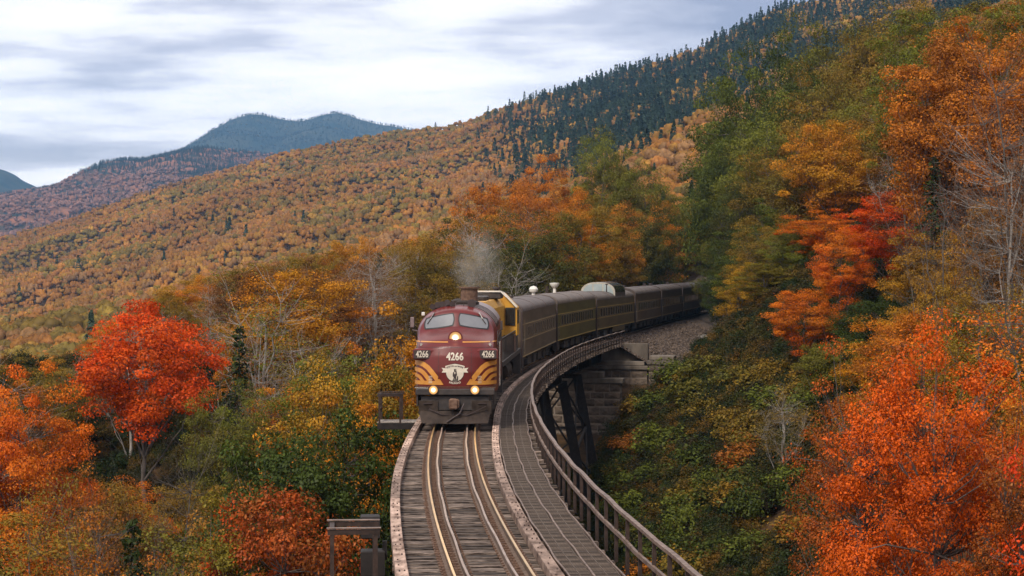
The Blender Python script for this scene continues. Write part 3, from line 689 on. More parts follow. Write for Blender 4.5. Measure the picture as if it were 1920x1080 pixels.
# low cost crowns for the valley and the mountain side
def blob_tree(name, seed, n, leaf, H=1., conif=False):
    q = np.random.default_rng(seed)
    if conif:
        f = q.uniform(0, 1, n) ** .8; a = q.uniform(0, 6.28, n); rr = (1 - f) * .19 * q.uniform(.55, 1.1, n) + .008
        C = np.stack([np.cos(a) * rr, np.sin(a) * rr, .08 + .92 * f], 1); N_ = np.stack([np.cos(a), np.sin(a), np.full(n, 1.1)], 1)
    else:
        k = max(10, n // 16); c = q.normal(0, 1, (k, 3)); c /= np.linalg.norm(c, axis=1)[:, None]; c[:, 2] = np.abs(c[:, 2]) * 1.1 - .35; c *= q.uniform(.6, 1, (k, 1))
        d = q.normal(0, 1, (k, n // k, 3)); d /= np.linalg.norm(d, axis=2)[:, :, None]
        C = (c[:, None] * np.array([.36, .36, .34]) + d * .13 + np.array([0, 0, .62])).reshape(-1, 3); N_ = (d + c[:, None] * .8 + np.array([0, 0, .6])).reshape(-1, 3)
    n = len(C); cv = np.stack([q.uniform(0, .7, n), q.uniform(.42, .68, n)], 1)
    V, F, va = leaves(C, N_, leaf, 0, cv, q, .28)
    me = mesh_np(name, V, F, m_leaf_far, False, {'leafvar': ('FACE', 'FLOAT_VECTOR', va)}); return me
def lumps(name, seed, nl, seg, rings, nleaf=0, leaf=.03):
    q = np.random.default_rng(seed); Vs = []; Fs = []; va = []; o = 0
    for k in range(nl):
        c = q.normal(0, 1, 3); c /= np.linalg.norm(c); c[2] = abs(c[2]) * .9 - .25; c = c * (.20 if nl > 1 else 0) * np.array([1.15, 1.15, 1]) + [0, 0, .62]; rad = q.uniform(.20, .27) if nl > 1 else .40
        P_ = []
        for i in range(rings):
            ph = -math.pi / 2 + math.pi * (i + .5) / rings
            for j in range(seg):
                a = 2 * math.pi * (j + .5 * (i % 2)) / seg; r_ = rad * q.uniform(.62, 1.3); P_.append(c + r_ * np.array([math.cos(ph) * math.cos(a), math.cos(ph) * math.sin(a), math.sin(ph) * .92]))
        P_.append(c - [0, 0, rad * .9]); P_.append(c + [0, 0, rad * q.uniform(.9, 1.1)]); n_ = seg * rings
        F = []
        for i in range(rings - 1):
            for j in range(seg): j2 = (j + 1) % seg; F += [(i * seg + j, i * seg + j2, (i + 1) * seg + j), (i * seg + j2, (i + 1) * seg + j2, (i + 1) * seg + j)]
        for j in range(seg): j2 = (j + 1) % seg; F += [(n_, j2, j), (n_ + 1, (rings - 1) * seg + j, (rings - 1) * seg + j2)]
        Vs.append(np.array(P_)); Fs.append(np.array(F) + o); o += len(P_); b_ = q.uniform(.38, .62); va.append(np.stack([q.uniform(0, .7) + q.uniform(0, .3, len(F)), np.clip(b_ + q.normal(0, .13, len(F)), 0, 1), np.zeros(len(F))], 1))
    V = np.concatenate(Vs); F = np.concatenate(Fs); va = np.concatenate(va)
    if nleaf:
        fi = q.choice(len(F), nleaf); w = q.dirichlet((1, 1, 1), nleaf); C = (V[F[fi]] * w[:, :, None]).sum(1); N_ = C - [0, 0, .55]; N_ /= np.linalg.norm(N_, axis=1)[:, None]; C = C + N_ * q.uniform(0, .05, (nleaf, 1))
        V2, F2, va2 = leaves(C, N_ + [0, 0, .3], leaf, 0, np.c_[va[fi, 0], np.clip(va[fi, 1] + q.normal(0, .12, nleaf), 0, 1)], q, .4)
        F2 = np.concatenate([F2[:, [0, 1, 2]], F2[:, [0, 2, 3]]]) + len(V); V = np.concatenate([V, V2]); F = np.concatenate([F, F2]); va = np.concatenate([va, va2, va2])
    return mesh_np(name, V, F, m_leaf_far, False, {'leafvar': ('FACE', 'FLOAT_VECTOR', va)})
mid = [lumps('mid_crown', s, 9, 7, 4, 420, .026) for s in (1, 2, 3)] + [blob_tree('mid_conifer', 4, 420, .030, conif=True)]
low = [lumps('low_crown', s, 5, 5, 3) for s in (5, 6, 7)] + [blob_tree('low_conifer', 8, 130, .05, conif=True)]
q = np.random.default_rng(5)
def hill_points(y0, y1, sp):
    out = []; y = y0
    while y < y1:
        s = sp * (1 + (y - y0) / (y1 - y0) * .25); xs_ = np.arange(-.30 * y - 20, .30 * y + 20, s); xs_ = xs_ + q.uniform(-.45, .45, len(xs_)) * s
        out.append(np.stack([xs_, np.full(len(xs_), y) + q.uniform(-.45, .45, len(xs_)) * s], 1)); y += s
    return np.concatenate(out)
def hill(name, y0, y1, sp, protos, label):
    p = hill_points(y0, y1, sp); x, y = p[:, 0], p[:, 1]; px = 960 + FPX * x / y
    Dr = np.interp(px, _rx, _rD); z = ground(x, y); ok = (y < Dr + 30); x, y, px, z, Dr = x[ok], y[ok], px[ok], z[ok], Dr[ok]
    n = len(x); py = HORIZON - (z - CAMZ) * FPX / y
    pn = fbm(x, y, 120, 61, 4)
    up = smooth01((px - 880) / 300) * smooth01((y - 850) / 380)       # spruce belt on the upper right slope
    pc = np.clip(.003 + (.50 + .60 * pn) * up + .40 * (pn > .50) * (px > 380) * (y < 1500) + .05 * smooth01((px - 800) / 300), 0, .86)
    con = q.random(n) < pc
    h = np.where(con, q.uniform(8, 16, n), q.uniform(4.2, 10.0, n) * (1 - .22 * smooth01((y - 900) / 600))); w = h * np.where(con, q.uniform(.95, 1.3, n), q.uniform(.8, 1.15, n))
    base = np.array([(.37, .150, .024), (.34, .170, .026), (.30, .118, .030), (.20, .150, .022), (.42, .230, .03), (.26, .140, .06), (.12, .105, .022)])
    pr = np.array([.33, .20, .19, .05, .06, .13, .04]); vn = smooth01((620 - px) / 500) * smooth01((900 - y) / 400)
    ci = q.choice(7, n, p=pr); ol = q.random(n) < vn * .55; ci[ol] = q.choice([3, 6], ol.sum()); 
    yb = (q.random(n) < .7) & (up > .3); ci[yb] = q.choice([4, 1, 5], yb.sum(), p=[.5, .25, .25])
    rt = (px > 1330) & (y < 760); ci[rt] = q.choice([3, 6, 1], rt.sum(), p=[.35, .45, .2])
    pt = fbm(x, y, 85, 83, 3) + q.normal(0, .16, n); st = (q.random(n) < .62) & ~yb & ~rt & ~ol; order = np.array([6, 3, 1, 0, 2, 5]); ci[st] = order[np.clip(((pt[st] + .55) / 1.1 * 6).astype(int), 0, 5)]
    c1 = base[ci] * q.uniform(.72, 1.25, (n, 1)) * (.85 + .45 * smooth01(.5 + fbm(x, y, 60, 71, 3)))[:, None]; cc = np.array([.034, .050, .028]) * q.uniform(.6, 1.7, (n, 1)); c1[con] = cc[con]
    dm = ~con; c1[dm] = c1[dm] * .68 + .32 * np.array([.31, .148, .030]); c2 = c1 * q.uniform(.85, 1.25, (n, 1));  # crown tones pulled together, a hazier look put into the colour
    nd = len(protos) - 1; idx = np.where(con, nd, q.integers(0, nd, n))
    rot = np.zeros((n, 3)); rot[:, 2] = q.uniform(0, 6.28, n)
    scatter(name, np.stack([x, y, z - h * .12], 1), np.stack([w, w, h], 1), rot, c1, c2, idx, protos, label, 'forest'); print(name, n)
hill('valley_forest', 345, 800, 5.0, mid, 'autumn forest on the valley floor and lower mountain side')
hill('mountainside_forest', 800, 2080, 4.6, low, 'orange forest with dark spruces on the long mountain slope')
def ridge_woods(name, D, depth, sp, h, c, cj, conif, label):
    o = [k for k in COL.objects if k.name.startswith('mountain') and abs(k.get('ridge_d', 0) - D) < 1][0]
    co = np.empty(len(o.data.vertices) * 3, np.float32); o.data.vertices.foreach_get('co', co); co = co.reshape(-1, 3); nx = 260; G = co.reshape(-1, nx, 3)
    n = int((G[0, -1, 0] - G[0, 0, 0]) * depth / sp ** 2); a = q.uniform(0, nx - 1.01, n); b_ = q.uniform(14, 60.5, n); ia = a.astype(int); ib = b_.astype(int); fa = (a - ia)[:, None]; fb = (b_ - ib)[:, None]
    p = (G[ib, ia] * (1 - fa) + G[ib, ia + 1] * fa) * (1 - fb) + (G[ib + 1, ia] * (1 - fa) + G[ib + 1, ia + 1] * fa) * fb
    px = 960 + FPX * p[:, 0] / p[:, 1]; ok = (px > -60) & (px < 900); p = p[ok]; n = len(p)
    cn = q.random(n) < conif(p); hh = h * q.uniform(.8, 1.25, n); c1 = np.array(c) * q.uniform(.6, 1.4, (n, 1)); c1[cn] = np.array(cj) * q.uniform(.6, 1.5, (cn.sum(), 1))
    rot = np.zeros((n, 3)); rot[:, 2] = q.uniform(0, 6.28, n); w = np.where(cn, 1.1, 1.0) * hh
    scatter(name, p - [0, 0, 1.5], np.stack([w, w, hh], 1), rot, c1, c1 * 1.15, np.where(cn, 3, q.integers(0, 3, n)), low, label, 'forest'); print(name, n)
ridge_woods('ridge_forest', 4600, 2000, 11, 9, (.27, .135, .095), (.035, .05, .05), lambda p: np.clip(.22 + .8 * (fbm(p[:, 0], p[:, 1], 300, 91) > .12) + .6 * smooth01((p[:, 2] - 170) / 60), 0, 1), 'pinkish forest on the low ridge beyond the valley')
ridge_woods('ridge_forest', 7600, 2300, 17, 10, (.09, .09, .07), (.025, .042, .05), lambda p: np.full(len(p), .9), 'dark spruce forest on the twin peaked blue mountain')  # spruce colour tinted blue to add to the haze
# shrubs and ground cover on the gully sides
sh = [make_tree('shrub', s, H=2.2, Rc=1.6, base=.05, nclump=44, per=44, leaf=.085, clump=.42, trunk_r=.03, flat=.9) for s in (201, 204, 207)]
pts = []; q2 = np.random.default_rng(9)
while len(pts) < 9500:
    y = q2.uniform(50, 200); x = xc(y) + q2.uniform(-6 if y < 160 else 8.5, 34)
    px = 960 + FPX * x / y
    if px > 1700 or px < 1000: continue
    if y > 150 and x - xc(y) < (3.2 if y < 159 else 9.5): continue
    if fbm(x, y, 7, 77, 2) < -.55: continue
    pts.append((x, y))
while len(pts) < 14500:
    y = q2.uniform(72, 175); x = xc(y) - q2.uniform(4.5, 46)
    if abs(x / y) < .27: pts.append((x, y))
pts = np.array(pts); zz = ground(pts[:, 0], pts[:, 1]); n = len(pts)
gp = np.array([(.038, .056, .012), (.022, .034, .009), (.070, .062, .012), (.15, .085, .012), (.050, .034, .016), (.20, .10, .012)])
ci = q2.choice(6, n, p=[.30, .30, .19, .06, .12, .03]); s = q2.uniform(.16, .62, (n, 1)); rot = np.zeros((n, 3)); rot[:, 2] = q2.uniform(0, 6.28, n)
scatter('undergrowth', np.c_[pts, zz - .1], np.c_[s * 1.05, s * 1.05, s * 1.15], rot, gp[ci] * q2.uniform(.5, 1.0, (n, 1)), gp[q2.choice(6, n)], q2.integers(0, 3, n), [far_copy(p['crown']) for p in sh], 'low brush and ferns covering the ground under the trestle and the trees', 'undergrowth')
SHC = [('dkgreen', 'green', 'dark green'), ('olive', 'ochre', 'olive'), ('ochre', 'olive', 'ochre'), ('midgreen', 'olive', 'green'), ('rust', 'orange', 'rusty')]
SHW = []
for i in range(46):
    for _ in range(60):
        y = q2.uniform(88, 160); x = xc(y) + q2.uniform(5, 22); px = 960 + FPX * x / y
        py = HORIZON - (gz(x, y) - CAMZ) * FPX / y
        if 1165 < px < 1540 and 720 < py < 1080 and all((x - a) ** 2 + (y - b) ** 2 > 9 for a, b in SHW): break
    SHW.append((x, y)); a, b, w = SHC[q2.choice(5, p=[.36, .28, .11, .2, .05])]
    row = 'low in the gully' if py > 930 else 'halfway up the gully' if py > 820 else 'below the abutment'
    side = 'near the trestle legs' if px < 1300 else 'towards the orange maples'
    lb = f'{w} bush {row} {side}'
    plant(sh[q2.integers(3)], x, y, gz(x, y) - .1, q2.uniform(.8, 1.35), q2.uniform(.7, 1.25), a, b, lb, 'bush', 'bush', lb.replace('bush', 'bushes', 1))
order_labels('bush')
# ------------------------------------------------------------------ trestle
class Thing:
    def __init__(s, name, loc, label, cat, group=None, rz=0.0):
        s.root = empty(name, loc, rz); s.loc = Vector(loc); s.local = False; tag(s.root, label, cat, group)
    def part(s, name, mb, m, smooth=False, parent=None, label=None):      # mesh in world coordinates
        me = mb.mesh(name, m, smooth) if isinstance(mb, MB) else mb
        o = link(name, me, parent or s.root, (0, 0, 0) if (parent or s.local) else -s.loc)
        if label: o['label'] = label
        return o
    def at(s, name, me, wloc, rz=0.0, parent=None):
        o = link(name, me, parent or s.root, Vector(wloc) - s.loc); o.rotation_euler = (0, 0, rz); return o
m_tie = mat('weathered_tie', (.028, .019, .015), (.30, .225, .18), scale=2.2, stretch=(1.2, 9, 9), rough=.85, bump=.01, objrand=.55, lo=.42, hi=.72, spec=.15)
m_rail_top = mat('rail_head', (.78, .50, .22), (.52, .33, .14), scale=3, stretch=(1, .2, 1), rough=.34, metal=.75)  # warm gold puts the headlight reflection on the rails into the colour
m_rail_guard = mat('guard_rail_rust', (.36, .27, .22), (.24, .16, .12), scale=6, stretch=(1, .3, 1), rough=.5, metal=.25)
m_rail_side = mat('rail_web_rust', (.11, .075, .055), (.19, .13, .10), scale=6, rough=.85, spec=.15)
m_rust = mat('rust_brown', (.10, .055, .038), (.19, .115, .08), scale=9, rough=.9, bump=.004, spec=.15)
m_guard = mat('guard_timber', (.095, .055, .038), (.46, .32, .25), scale=1.6, stretch=(3, 1, 3), rough=.8, bump=.012, objrand=.5, lo=.34, hi=.66, detail=9, spec=.15)
m_steel = mat('dark_trestle_steel', (.012, .0095, .009), (.026, .019, .016), scale=4, rough=.75, spec=.3)
m_post = mat('rail_post_steel', (.022, .013, .010), (.055, .032, .024), scale=7, rough=.7, spec=.3)
m_handrail = mat('handrail_worn', (.085, .048, .033), (.25, .165, .12), scale=5, rough=.55, metal=.3)
m_bolt = mat('bolt_iron', (.05, .03, .022), (.09, .05, .04), scale=20, rough=.8)
# open steel grating: bars across the walkway, modelled in the material as relief, shade of the gaps darkened into the colour
m_grate, n, l, b, out = new_mat('walkway_grating')
t = n.new('ShaderNodeTexCoord'); sp = n.new('ShaderNodeSeparateXYZ'); l.new(t.outputs['Object'], sp.inputs[0])
wv = M(n, l, 'FRACT', M(n, l, 'MULTIPLY', sp.outputs[1], 6.2)); bar_ = M(n, l, 'GREATER_THAN', wv, .45)
wx = M(n, l, 'GREATER_THAN', M(n, l, 'FRACT', M(n, l, 'MULTIPLY', sp.outputs[0], 14.)), .25)
no = n.new('ShaderNodeTexNoise'); no.inputs['Scale'].default_value = 3; l.new(t.outputs['Object'], no.inputs[0])
rp = n.new('ShaderNodeValToRGB'); rp.color_ramp.elements[0].color = (.10, .070, .052, 1); rp.color_ramp.elements[1].color = (.22, .165, .13, 1); l.new(no.outputs[0], rp.inputs[0])
sc = n.new('ShaderNodeVectorMath'); sc.operation = 'SCALE'; l.new(rp.outputs[0], sc.inputs[0])
l.new(M(n, l, 'MULTIPLY_ADD', M(n, l, 'MULTIPLY', bar_, M(n, l, 'MULTIPLY_ADD', wx, .25, .75)), .8, .22), sc.inputs['Scale']); l.new(sc.outputs[0], b.inputs['Base Color']); b.inputs['Roughness'].default_value = .8; b.inputs['Specular IOR Level'].default_value = .15
bp = n.new('ShaderNodeBump'); bp.inputs['Distance'].default_value = .02; l.new(bar_, bp.inputs['Height']); l.new(bp.outputs[0], b.inputs['Normal'])

Y0, Y1 = 24.0, 165.5
tr = Thing('trestle_bridge', (xc(90), 90, gz(xc(90), 90)), 'curving timber decked steel railway trestle with a grated walkway and handrail on its right', 'bridge')
# ties: one object each
rr = np.random.default_rng(3)
tie_me = []
for i in range(8):
    mb = MB(); mb.box((0, 0, 0), (3.12, rr.uniform(.19, .235), .25), 0, .014); tie_me.append(mb.mesh('tie', m_tie))
long_me = MB().box((.70, 0, 0), (4.5, .235, .25), 0, .012).mesh('tie', m_tie)
restm = MB(); kk = 0; y = Y0
while y < Y1:
    kk += 1; h = head(y); lng = kk % 4 == 0
    p = P(y + rr.normal(0, .012), ddel(y) + rr.normal(0, .02), -.316 + rr.normal(0, .012))
    if 34.5 < y < 118: tr.at('tie', long_me if lng else tie_me[kk % 8], p, -h + rr.normal(0, .004))
    else: restm.box(p + (Vector((.7, 0, 0)) if lng else Vector((0, 0, 0))), (4.5 if lng else 3.12, .235, .25), -h)
    y += .372 + rr.normal(0, .014)
o = tr.part('tie', restm, m_tie); o['kind'] = 'stuff'
# rails
def rail_prof(hw, top, bw=.075):
    return [(-bw, -.185), (-bw, -.172), (-.012, -.15), (-.012, -.045), (-hw, -.035), (-hw, top), (hw, top), (hw, -.035), (.012, -.045), (.012, -.15), (bw, -.172), (bw, -.185)]
ys_r = list(np.arange(22, 330, 1.0))
for off in (-.7525, .7525):
    s_ = tr.part('running_rail', MB().sweep([P(y, off, 0) for y in ys_r], rail_prof(.028, -.012)), m_rail_side)
    tr.part('rail_head', MB().sweep([P(y, off, 0) for y in ys_r], [(-.028, -.012), (-.022, 0), (.022, 0), (.028, -.012)]), m_rail_top, parent=s_)
for off in (-.46, .46):
    mb = MB().sweep([P(y, off + .012 * math.sin(y * .9) + ddel(y) * .12, 0) for y in np.arange(22, 167, 1.)], rail_prof(.027, -.016))
    s_ = tr.part('guard_rail', mb, m_rail_side)
    tr.part('rail_head', MB().sweep([P(y, off + .012 * math.sin(y * .9) + ddel(y) * .12, 0) for y in np.arange(22, 167, 1.)], [(-.027, -.016), (-.023, -.004), (.023, -.004), (.027, -.016)]), m_rail_guard, parent=s_)
# tie plates and spikes either side of every rail
tp = MB(); y = 30.0
while y < 104:
    h = -head(y)
    for off in (-.7525, .7525):
        tp.box(P(y, off, -.181), (.38, .19, .018), h)
        for sx in (-.13, .13): tp.box(P(y + rr.normal(0, .03), off + sx, -.16), (.05, .05, .05), h)
    for off in (-.46, .46):
        for sx in (-.10, .10): tp.box(P(y + rr.normal(0, .03), off + sx, -.16), (.045, .045, .05), h)
    y += .365
o = tr.part('tie_plate', tp, m_rust); o['kind'] = 'stuff'
# guard timbers along both tie ends, each length its own piece
def gl(y): return ddel(y) - 1.47
def gr(y): return ddel(y) + 1.47
y = 23.0; bolts = MB()
while y < Y1 - 2:
    L = rr.uniform(3.6, 5.4)
    for fn in (gl, gr):
        ys_ = np.linspace(y + .01, min(y + L - .03, Y1), 5); dz = rr.uniform(-.008, .012)
        tr.part('guard_timber', MB().sweep([P(q_, fn(q_), -.09 + dz) for q_ in ys_], [(-.12, -.10), (-.12, .09), (-.11, .10), (.11, .10), (.12, .09), (.12, -.10)]), m_guard)
    y += L
y = 30.
while y < 100:
    for fn in (gl, gr):
        for k in (-.05, .05):
          if rr.random() < .66: bolts.cyl(P(y + rr.normal(0, .03), fn(y) + k, .008), P(y, fn(y) + k, .035), .017, n=6)
    y += .744
o = tr.part('timber_bolt', bolts, m_bolt); o['kind'] = 'stuff'
# walkway panels, edge angles, handrail
wy = list(np.arange(Y0, Y1, 3.05)); pan = {}
for a in wy:
    b_ = min(a + 3.03, Y1)
    for o0, o1 in ((1.63, 2.12), (2.14, 2.66)):
        c = P((a + b_) / 2, ddel(a) * .6 + (o0 + o1) / 2, -.135 + rr.normal(0, .004)); h = -head((a + b_) / 2)
        w_ = o1 - o0
        if w_ not in pan:
            g_ = MB()
            for k in range(3): g_.box((-w_ / 2 + .02 + k * (w_ - .04) / 2, 0, 0), (.025, 3.02, .05))
            for k in range(24): g_.box((0, -1.49 + k * .1295, .0), (w_ - .01, .062, .035))
            pan[w_] = g_.mesh('walkway_panel', m_grate)
        tr.at('walkway_panel', pan[w_], c, h + rr.normal(0, .002))
def wob(y, s): return .016 * math.sin(y * 1.03 + s) + .010 * math.sin(y * 2.1 + s * 3)
for off, s_ in ((1.62, 0), (2.13, 2), (2.67, 5)):
    yy_ = np.arange(Y0, Y1, .75)
    tr.part('walkway_edge_angle', MB().sweep([P(y, ddel(y) * .6 + off + wob(y, s_), -.10) for y in yy_], [(-.018, -.02), (-.018, .018), (.018, .018), (.018, -.02)]), m_handrail)
HR = 2.92
post_me = MB().bar((0, 0, -.42), (0, 0, .72), .075, .075).mesh('handrail_post', m_post)
y = 25.2
while y < Y1:
    tr.at('handrail_post', post_me, P(y, HR, 0), -head(y)); y += 1.76
tr.part('top_handrail', MB().sweep([P(y, HR + .5 * wob(y, 1), .76 + .012 * math.sin(y * 1.3)) for y in np.arange(22, Y1 + .6, .8)], [(-.05, -.035), (-.05, .03), (.05, .03), (.05, -.035)]), m_handrail)
tr.part('middle_handrail', MB().sweep([P(y, HR - .045 + .5 * wob(y, 1), .25 + .012 * math.sin(y * 1.1)) for y in np.arange(22, Y1 + .2, .8)], [(-.03, -.04), (-.03, .04), (.03, .04), (.03, -.04)]), m_handrail)
# deck girders with stiffeners, span by span
spans = [24, 36, 45, 57, 66, 78, 87, 99, 108, 120, 129, 141, 150, 158.2, 165.3]
for a, b_ in zip(spans[:-1], spans[1:]):
    for off in (-1.15, 1.15):
        dp = 1.55 if b_ - a > 10 else 1.25
        mb = MB(); A = P(a + .06, off, -.46 - dp / 2); B = P(b_ - .06, off, -.46 - dp / 2)
        mb.bar(A, B, .03, dp)
        for zz in (0, -dp + .03): mb.bar(A + Vector((0, 0, dp / 2 - .015 + zz)), B + Vector((0, 0, dp / 2 - .015 + zz)), .36, .04)
        for k in range(1, int((b_ - a) / 1.1)):
            c = A.lerp(B, k * 1.1 / (b_ - a)); mb.bar(c + Vector((0, 0, -dp / 2 + .04)), c + Vector((0, 0, dp / 2 - .04)), .28, .05, up=(0, 1, 0))
        tr.part('deck_girder', mb, m_steel)
# braced steel towers
for a, b_ in ((36, 45), (57, 66), (78, 87), (99, 108), (120, 129), (141, 150)):
    feet = {}
    for yb in (a, b_):
        for sd in (-1, 1):
            top = P(yb, sd * 1.15, -2.05 if True else 0); zg = -30; off = sd * 1.2
            for it in range(6):
                off = sd * (1.2 + (-2.0 - zg) / 5.5 if it else 4); ft = P(yb, off, 0); zg = gz(ft.x, ft.y)
            ft = Vector((ft.x, ft.y, zg - .2)); feet[(yb, sd)] = (top, ft)
            mb = MB(); d = (ft - top).normalized()
            mb.bar(top, ft, .60, .36, up=(0, 1, 0))
            for k in (-.30, .30): mb.bar(top + Vector((k, 0, 0)), ft + Vector((k, 0, 0)), .09, .46, up=(0, 1, 0))
            nb = int((ft - top).length / .42)
            for i in range(nb):
                p0 = top.lerp(ft, i / nb); p1 = top.lerp(ft, (i + 1) / nb); s_ = 1 if i % 2 else -1
                mb.bar(p0 + Vector((-.20 * s_, -.17, 0)), p1 + Vector((.20 * s_, -.17, 0)), .10, .02)
            tr.part('tower_leg', mb, m_steel)
        tr.part('cap_beam', MB().bar(P(yb, -1.5, -2.1), P(yb, 1.5, -2.1), .34, .3), m_steel)
        (t0, f0), (t1, f1) = feet[(yb, -1)], feet[(yb, 1)]; H_ = min(t0.z - f0.z, t1.z - f1.z); nlev = max(1, round(H_ / 5))
        for k in range(nlev):
            u0, u1 = k / nlev, (k + 1) / nlev
            for pA, pB in ((t0.lerp(f0, u0), t1.lerp(f1, u1)), (t1.lerp(f1, u0), t0.lerp(f0, u1))): tr.part('cross_brace', MB().bar(pA, pB, .24, .12), m_steel)
            tr.part('strut', MB().bar(t0.lerp(f0, u1), t1.lerp(f1, u1), .34, .2), m_steel)
    for sd in (-1, 1):
        (t0, f0), (t1, f1) = feet[(a, sd)], feet[(b_, sd)]; nlev = max(1, round((t0.z - f0.z) / 6))
        for k in range(nlev):
            u0, u1 = k / nlev, (k + 1) / nlev
            for pA, pB in ((t0.lerp(f0, u0), t1.lerp(f1, u1)), (t1.lerp(f1, u0), t0.lerp(f0, u1))): tr.part('cross_brace', MB().bar(pA, pB, .10, .10), m_steel)
            tr.part('strut', MB().bar(t0.lerp(f0, u1), t1.lerp(f1, u1), .18, .18), m_steel)
# refuge platforms on the left
m_plank = mat('platform_plank', (.16, .13, .11), (.40, .35, .31), scale=3, stretch=(8, 1, 8), rough=.85, bump=.006, objrand=.25, spec=.15)
def platform(yc, label, light):
    h = -head(yc); t = Thing('refuge_platform', P(yc, -2.35, -.2), label, 'platform', 'refuge platforms on the left edge of the trestle', h); t.local = True
    for i in range(6): t.root and link('floor_plank', MB().box((0, 0, 0), (1.55, .20, .05), 0, .004).mesh('floor_plank', m_plank), t.root, (-.02, -.55 + i * .22, .0))
    for yy_ in (-.6, .6): t.part('support_beam', MB().bar((-.8, yy_, -.16), (.9, yy_, -.16), .14, .22), m_steel)
    for xx in (-.72, .1):
        for yy_ in (-.62, .62): t.part('railing_post', MB().bar((xx, yy_, -.05), (xx, yy_, 1.06), .075, .075), m_post)
    for zz, w in ((1.06, .09), ):
        for yy_ in (-.62, .62): t.part('top_rail', MB().bar((-.80, yy_, zz), (.18, yy_, zz), w, w), m_post); t.part('rail_cap', MB().bar((-.82, yy_, zz + .075), (.20, yy_, zz + .075), .13, .02), m_handrail if light else m_post)
        t.part('top_rail', MB().bar((-.72, -.62, zz), (-.72, .62, zz), w, w), m_post)
    t.part('side_rail', MB().bar((-.72, -.62, .5), (-.72, .62, .5), .07, .07), m_post)
    return t
platform(38.9, 'nearer refuge platform with a worn square railing, on the trestle edge at the bottom', True)
platform(80.0, 'farther refuge platform with a dark square railing, left of the locomotive pilot', False)
t = Thing('equipment_box', P(42.3, -2.3, .25), 'dark steel box fixed to the trestle edge behind the nearer platform', 'box', rz=-head(42)); t.local = True
t.part('box_body', MB().box((0, 0, .2), (.40, .5, .46), 0, .02), m_steel); t.part('box_base', MB().box((.05, 0, -.55), (.5, .5, .52), 0, .02), m_steel); t.part('bracket', MB().bar((.3, 0, -.1), (.3, 0, -.5), .1), m_steel)

# ------------------------------------------------------------------ masonry
m_stone = mat('granite_block', (.050, .037, .028), (.165, .122, .090), scale=2.6, rough=.95, bump=.05, objrand=.3, detail=8, lo=.3, hi=.7, spec=.15)
m_mortar = mat('mortar', (.15, .115, .085), (.23, .18, .14), scale=9, rough=.95, bump=.01)
m_conc = mat('stained_concrete', (.075, .060, .048), (.215, .175, .14), scale=1.4, stretch=(1, 1, .35), rough=.9, bump=.01, objrand=.15, lo=.3, hi=.7, spec=.15)
def rough_block(w, dep, h, seed):
    r_ = np.random.default_rng(seed); mb = MB(); k = min(.06, h * .12)
    j = lambda s: r_.normal(0, s)
    P_ = []
    for zz, q_ in ((-h / 2, k), (-h / 2 + k, 0), (h / 2 - k, 0), (h / 2, k)):
        for sx, sy in ((-1, -1), (1, -1), (1, 1), (-1, 1)): P_.append((sx * (w / 2 - q_) + j(.012), sy * (dep / 2 - q_) + j(.02), zz + j(.01)))
    P_.append((j(.05), -dep / 2 - .05 - abs(j(.04)), j(.04)))
    F = [(3, 2, 1, 0), (12, 13, 14, 15), (4, 5, 16), (5, 9, 16), (9, 8, 16), (8, 4, 16)]
    for kk_ in range(3):
        for i in range(4):
            if kk_ == 1 and i == 0: continue
            jn = (i + 1) % 4; F.append((kk_ * 4 + i, kk_ * 4 + jn, kk_ * 4 + 4 + jn, kk_ * 4 + 4 + i))
    mb.add(P_, F); return mb
def masonry(t, x0, x1, z0, z1, yf, dep, ch, seed, core=True):
    r_ = np.random.default_rng(seed); z = z1; row = 0
    while z > z0 + .1:
        h = min(ch * r_.uniform(.85, 1.15), z - z0); x = x0
        while x < x1 - .05:
            w = r_.uniform(.75, 1.35) * ch * 1.5
            if x1 - (x + w) < .45: w = x1 - x
            o = link('stone', rough_block(w - .06, dep, h - .06, int(r_.integers(1e6))).mesh('stone', m_stone), t.root, (x + w / 2, yf + dep / 2 + r_.normal(0, .015), z - h / 2)); x += w
        z -= h; row += 1
    if core: link('mortar', MB().box(((x0 + x1) / 2, yf + dep / 2, (z0 + z1) / 2), (x1 - x0 - .07, dep - .07, z1 - z0 - .05)).mesh('mortar', m_mortar), t.root)
pc = P(158.2, 0, 0); pg = gz(pc.x + 2, pc.y)
pier = Thing('stone_pier', (pc.x, pc.y, pg - 1.5), 'tall rough granite pier under the far end of the trestle, next to the last tower', 'pier', rz=-head(158.2)); pier.local = True
zo = -(pg - 1.5)
masonry(pier, -3.3, 3.6, -13 + zo, -3.05 + zo, -.8, 1.6, .62, 5)
pier.part('pier_cap', MB().box((.15, 0, -2.85 + zo), (7.3, 1.9, .36), 0, .03), m_conc); pier.part('bearing_block', MB().box((.15, 0, -2.42 + zo), (4.2, 1.2, .46), 0, .02), m_conc)
ac = P(165.6, 0, 0)
ab = Thing('abutment', (ac.x, ac.y, -5.5), 'stepped stone and concrete abutment where the trestle meets the bank', 'abutment', rz=-head(165.6)); ab.local = True
masonry(ab, -3.8, 4.85, .9, 3.1, 0, 1.5, .62, 15)
ab.part('bridge_seat', MB().box((.45, .70, 3.28), (8.9, 1.7, .30), 0, .03), m_conc)
ab.part('bridge_seat', MB().box((.75, .95, 3.62), (7.6, 1.3, .34), 0, .03), m_conc)
ab.part('backwall', MB().box((.6, 1.9, 4.05), (8.2, .9, 2.3), 0, .03), m_conc)
masonry(ab, 4.95, 7.0, 1.6, 3.55, -.35, 2.6, .66, 25)
ab.part('wing_cap', MB().box((5.97, .95, 3.74), (2.25, 2.8, .34), 0, .03), m_conc)
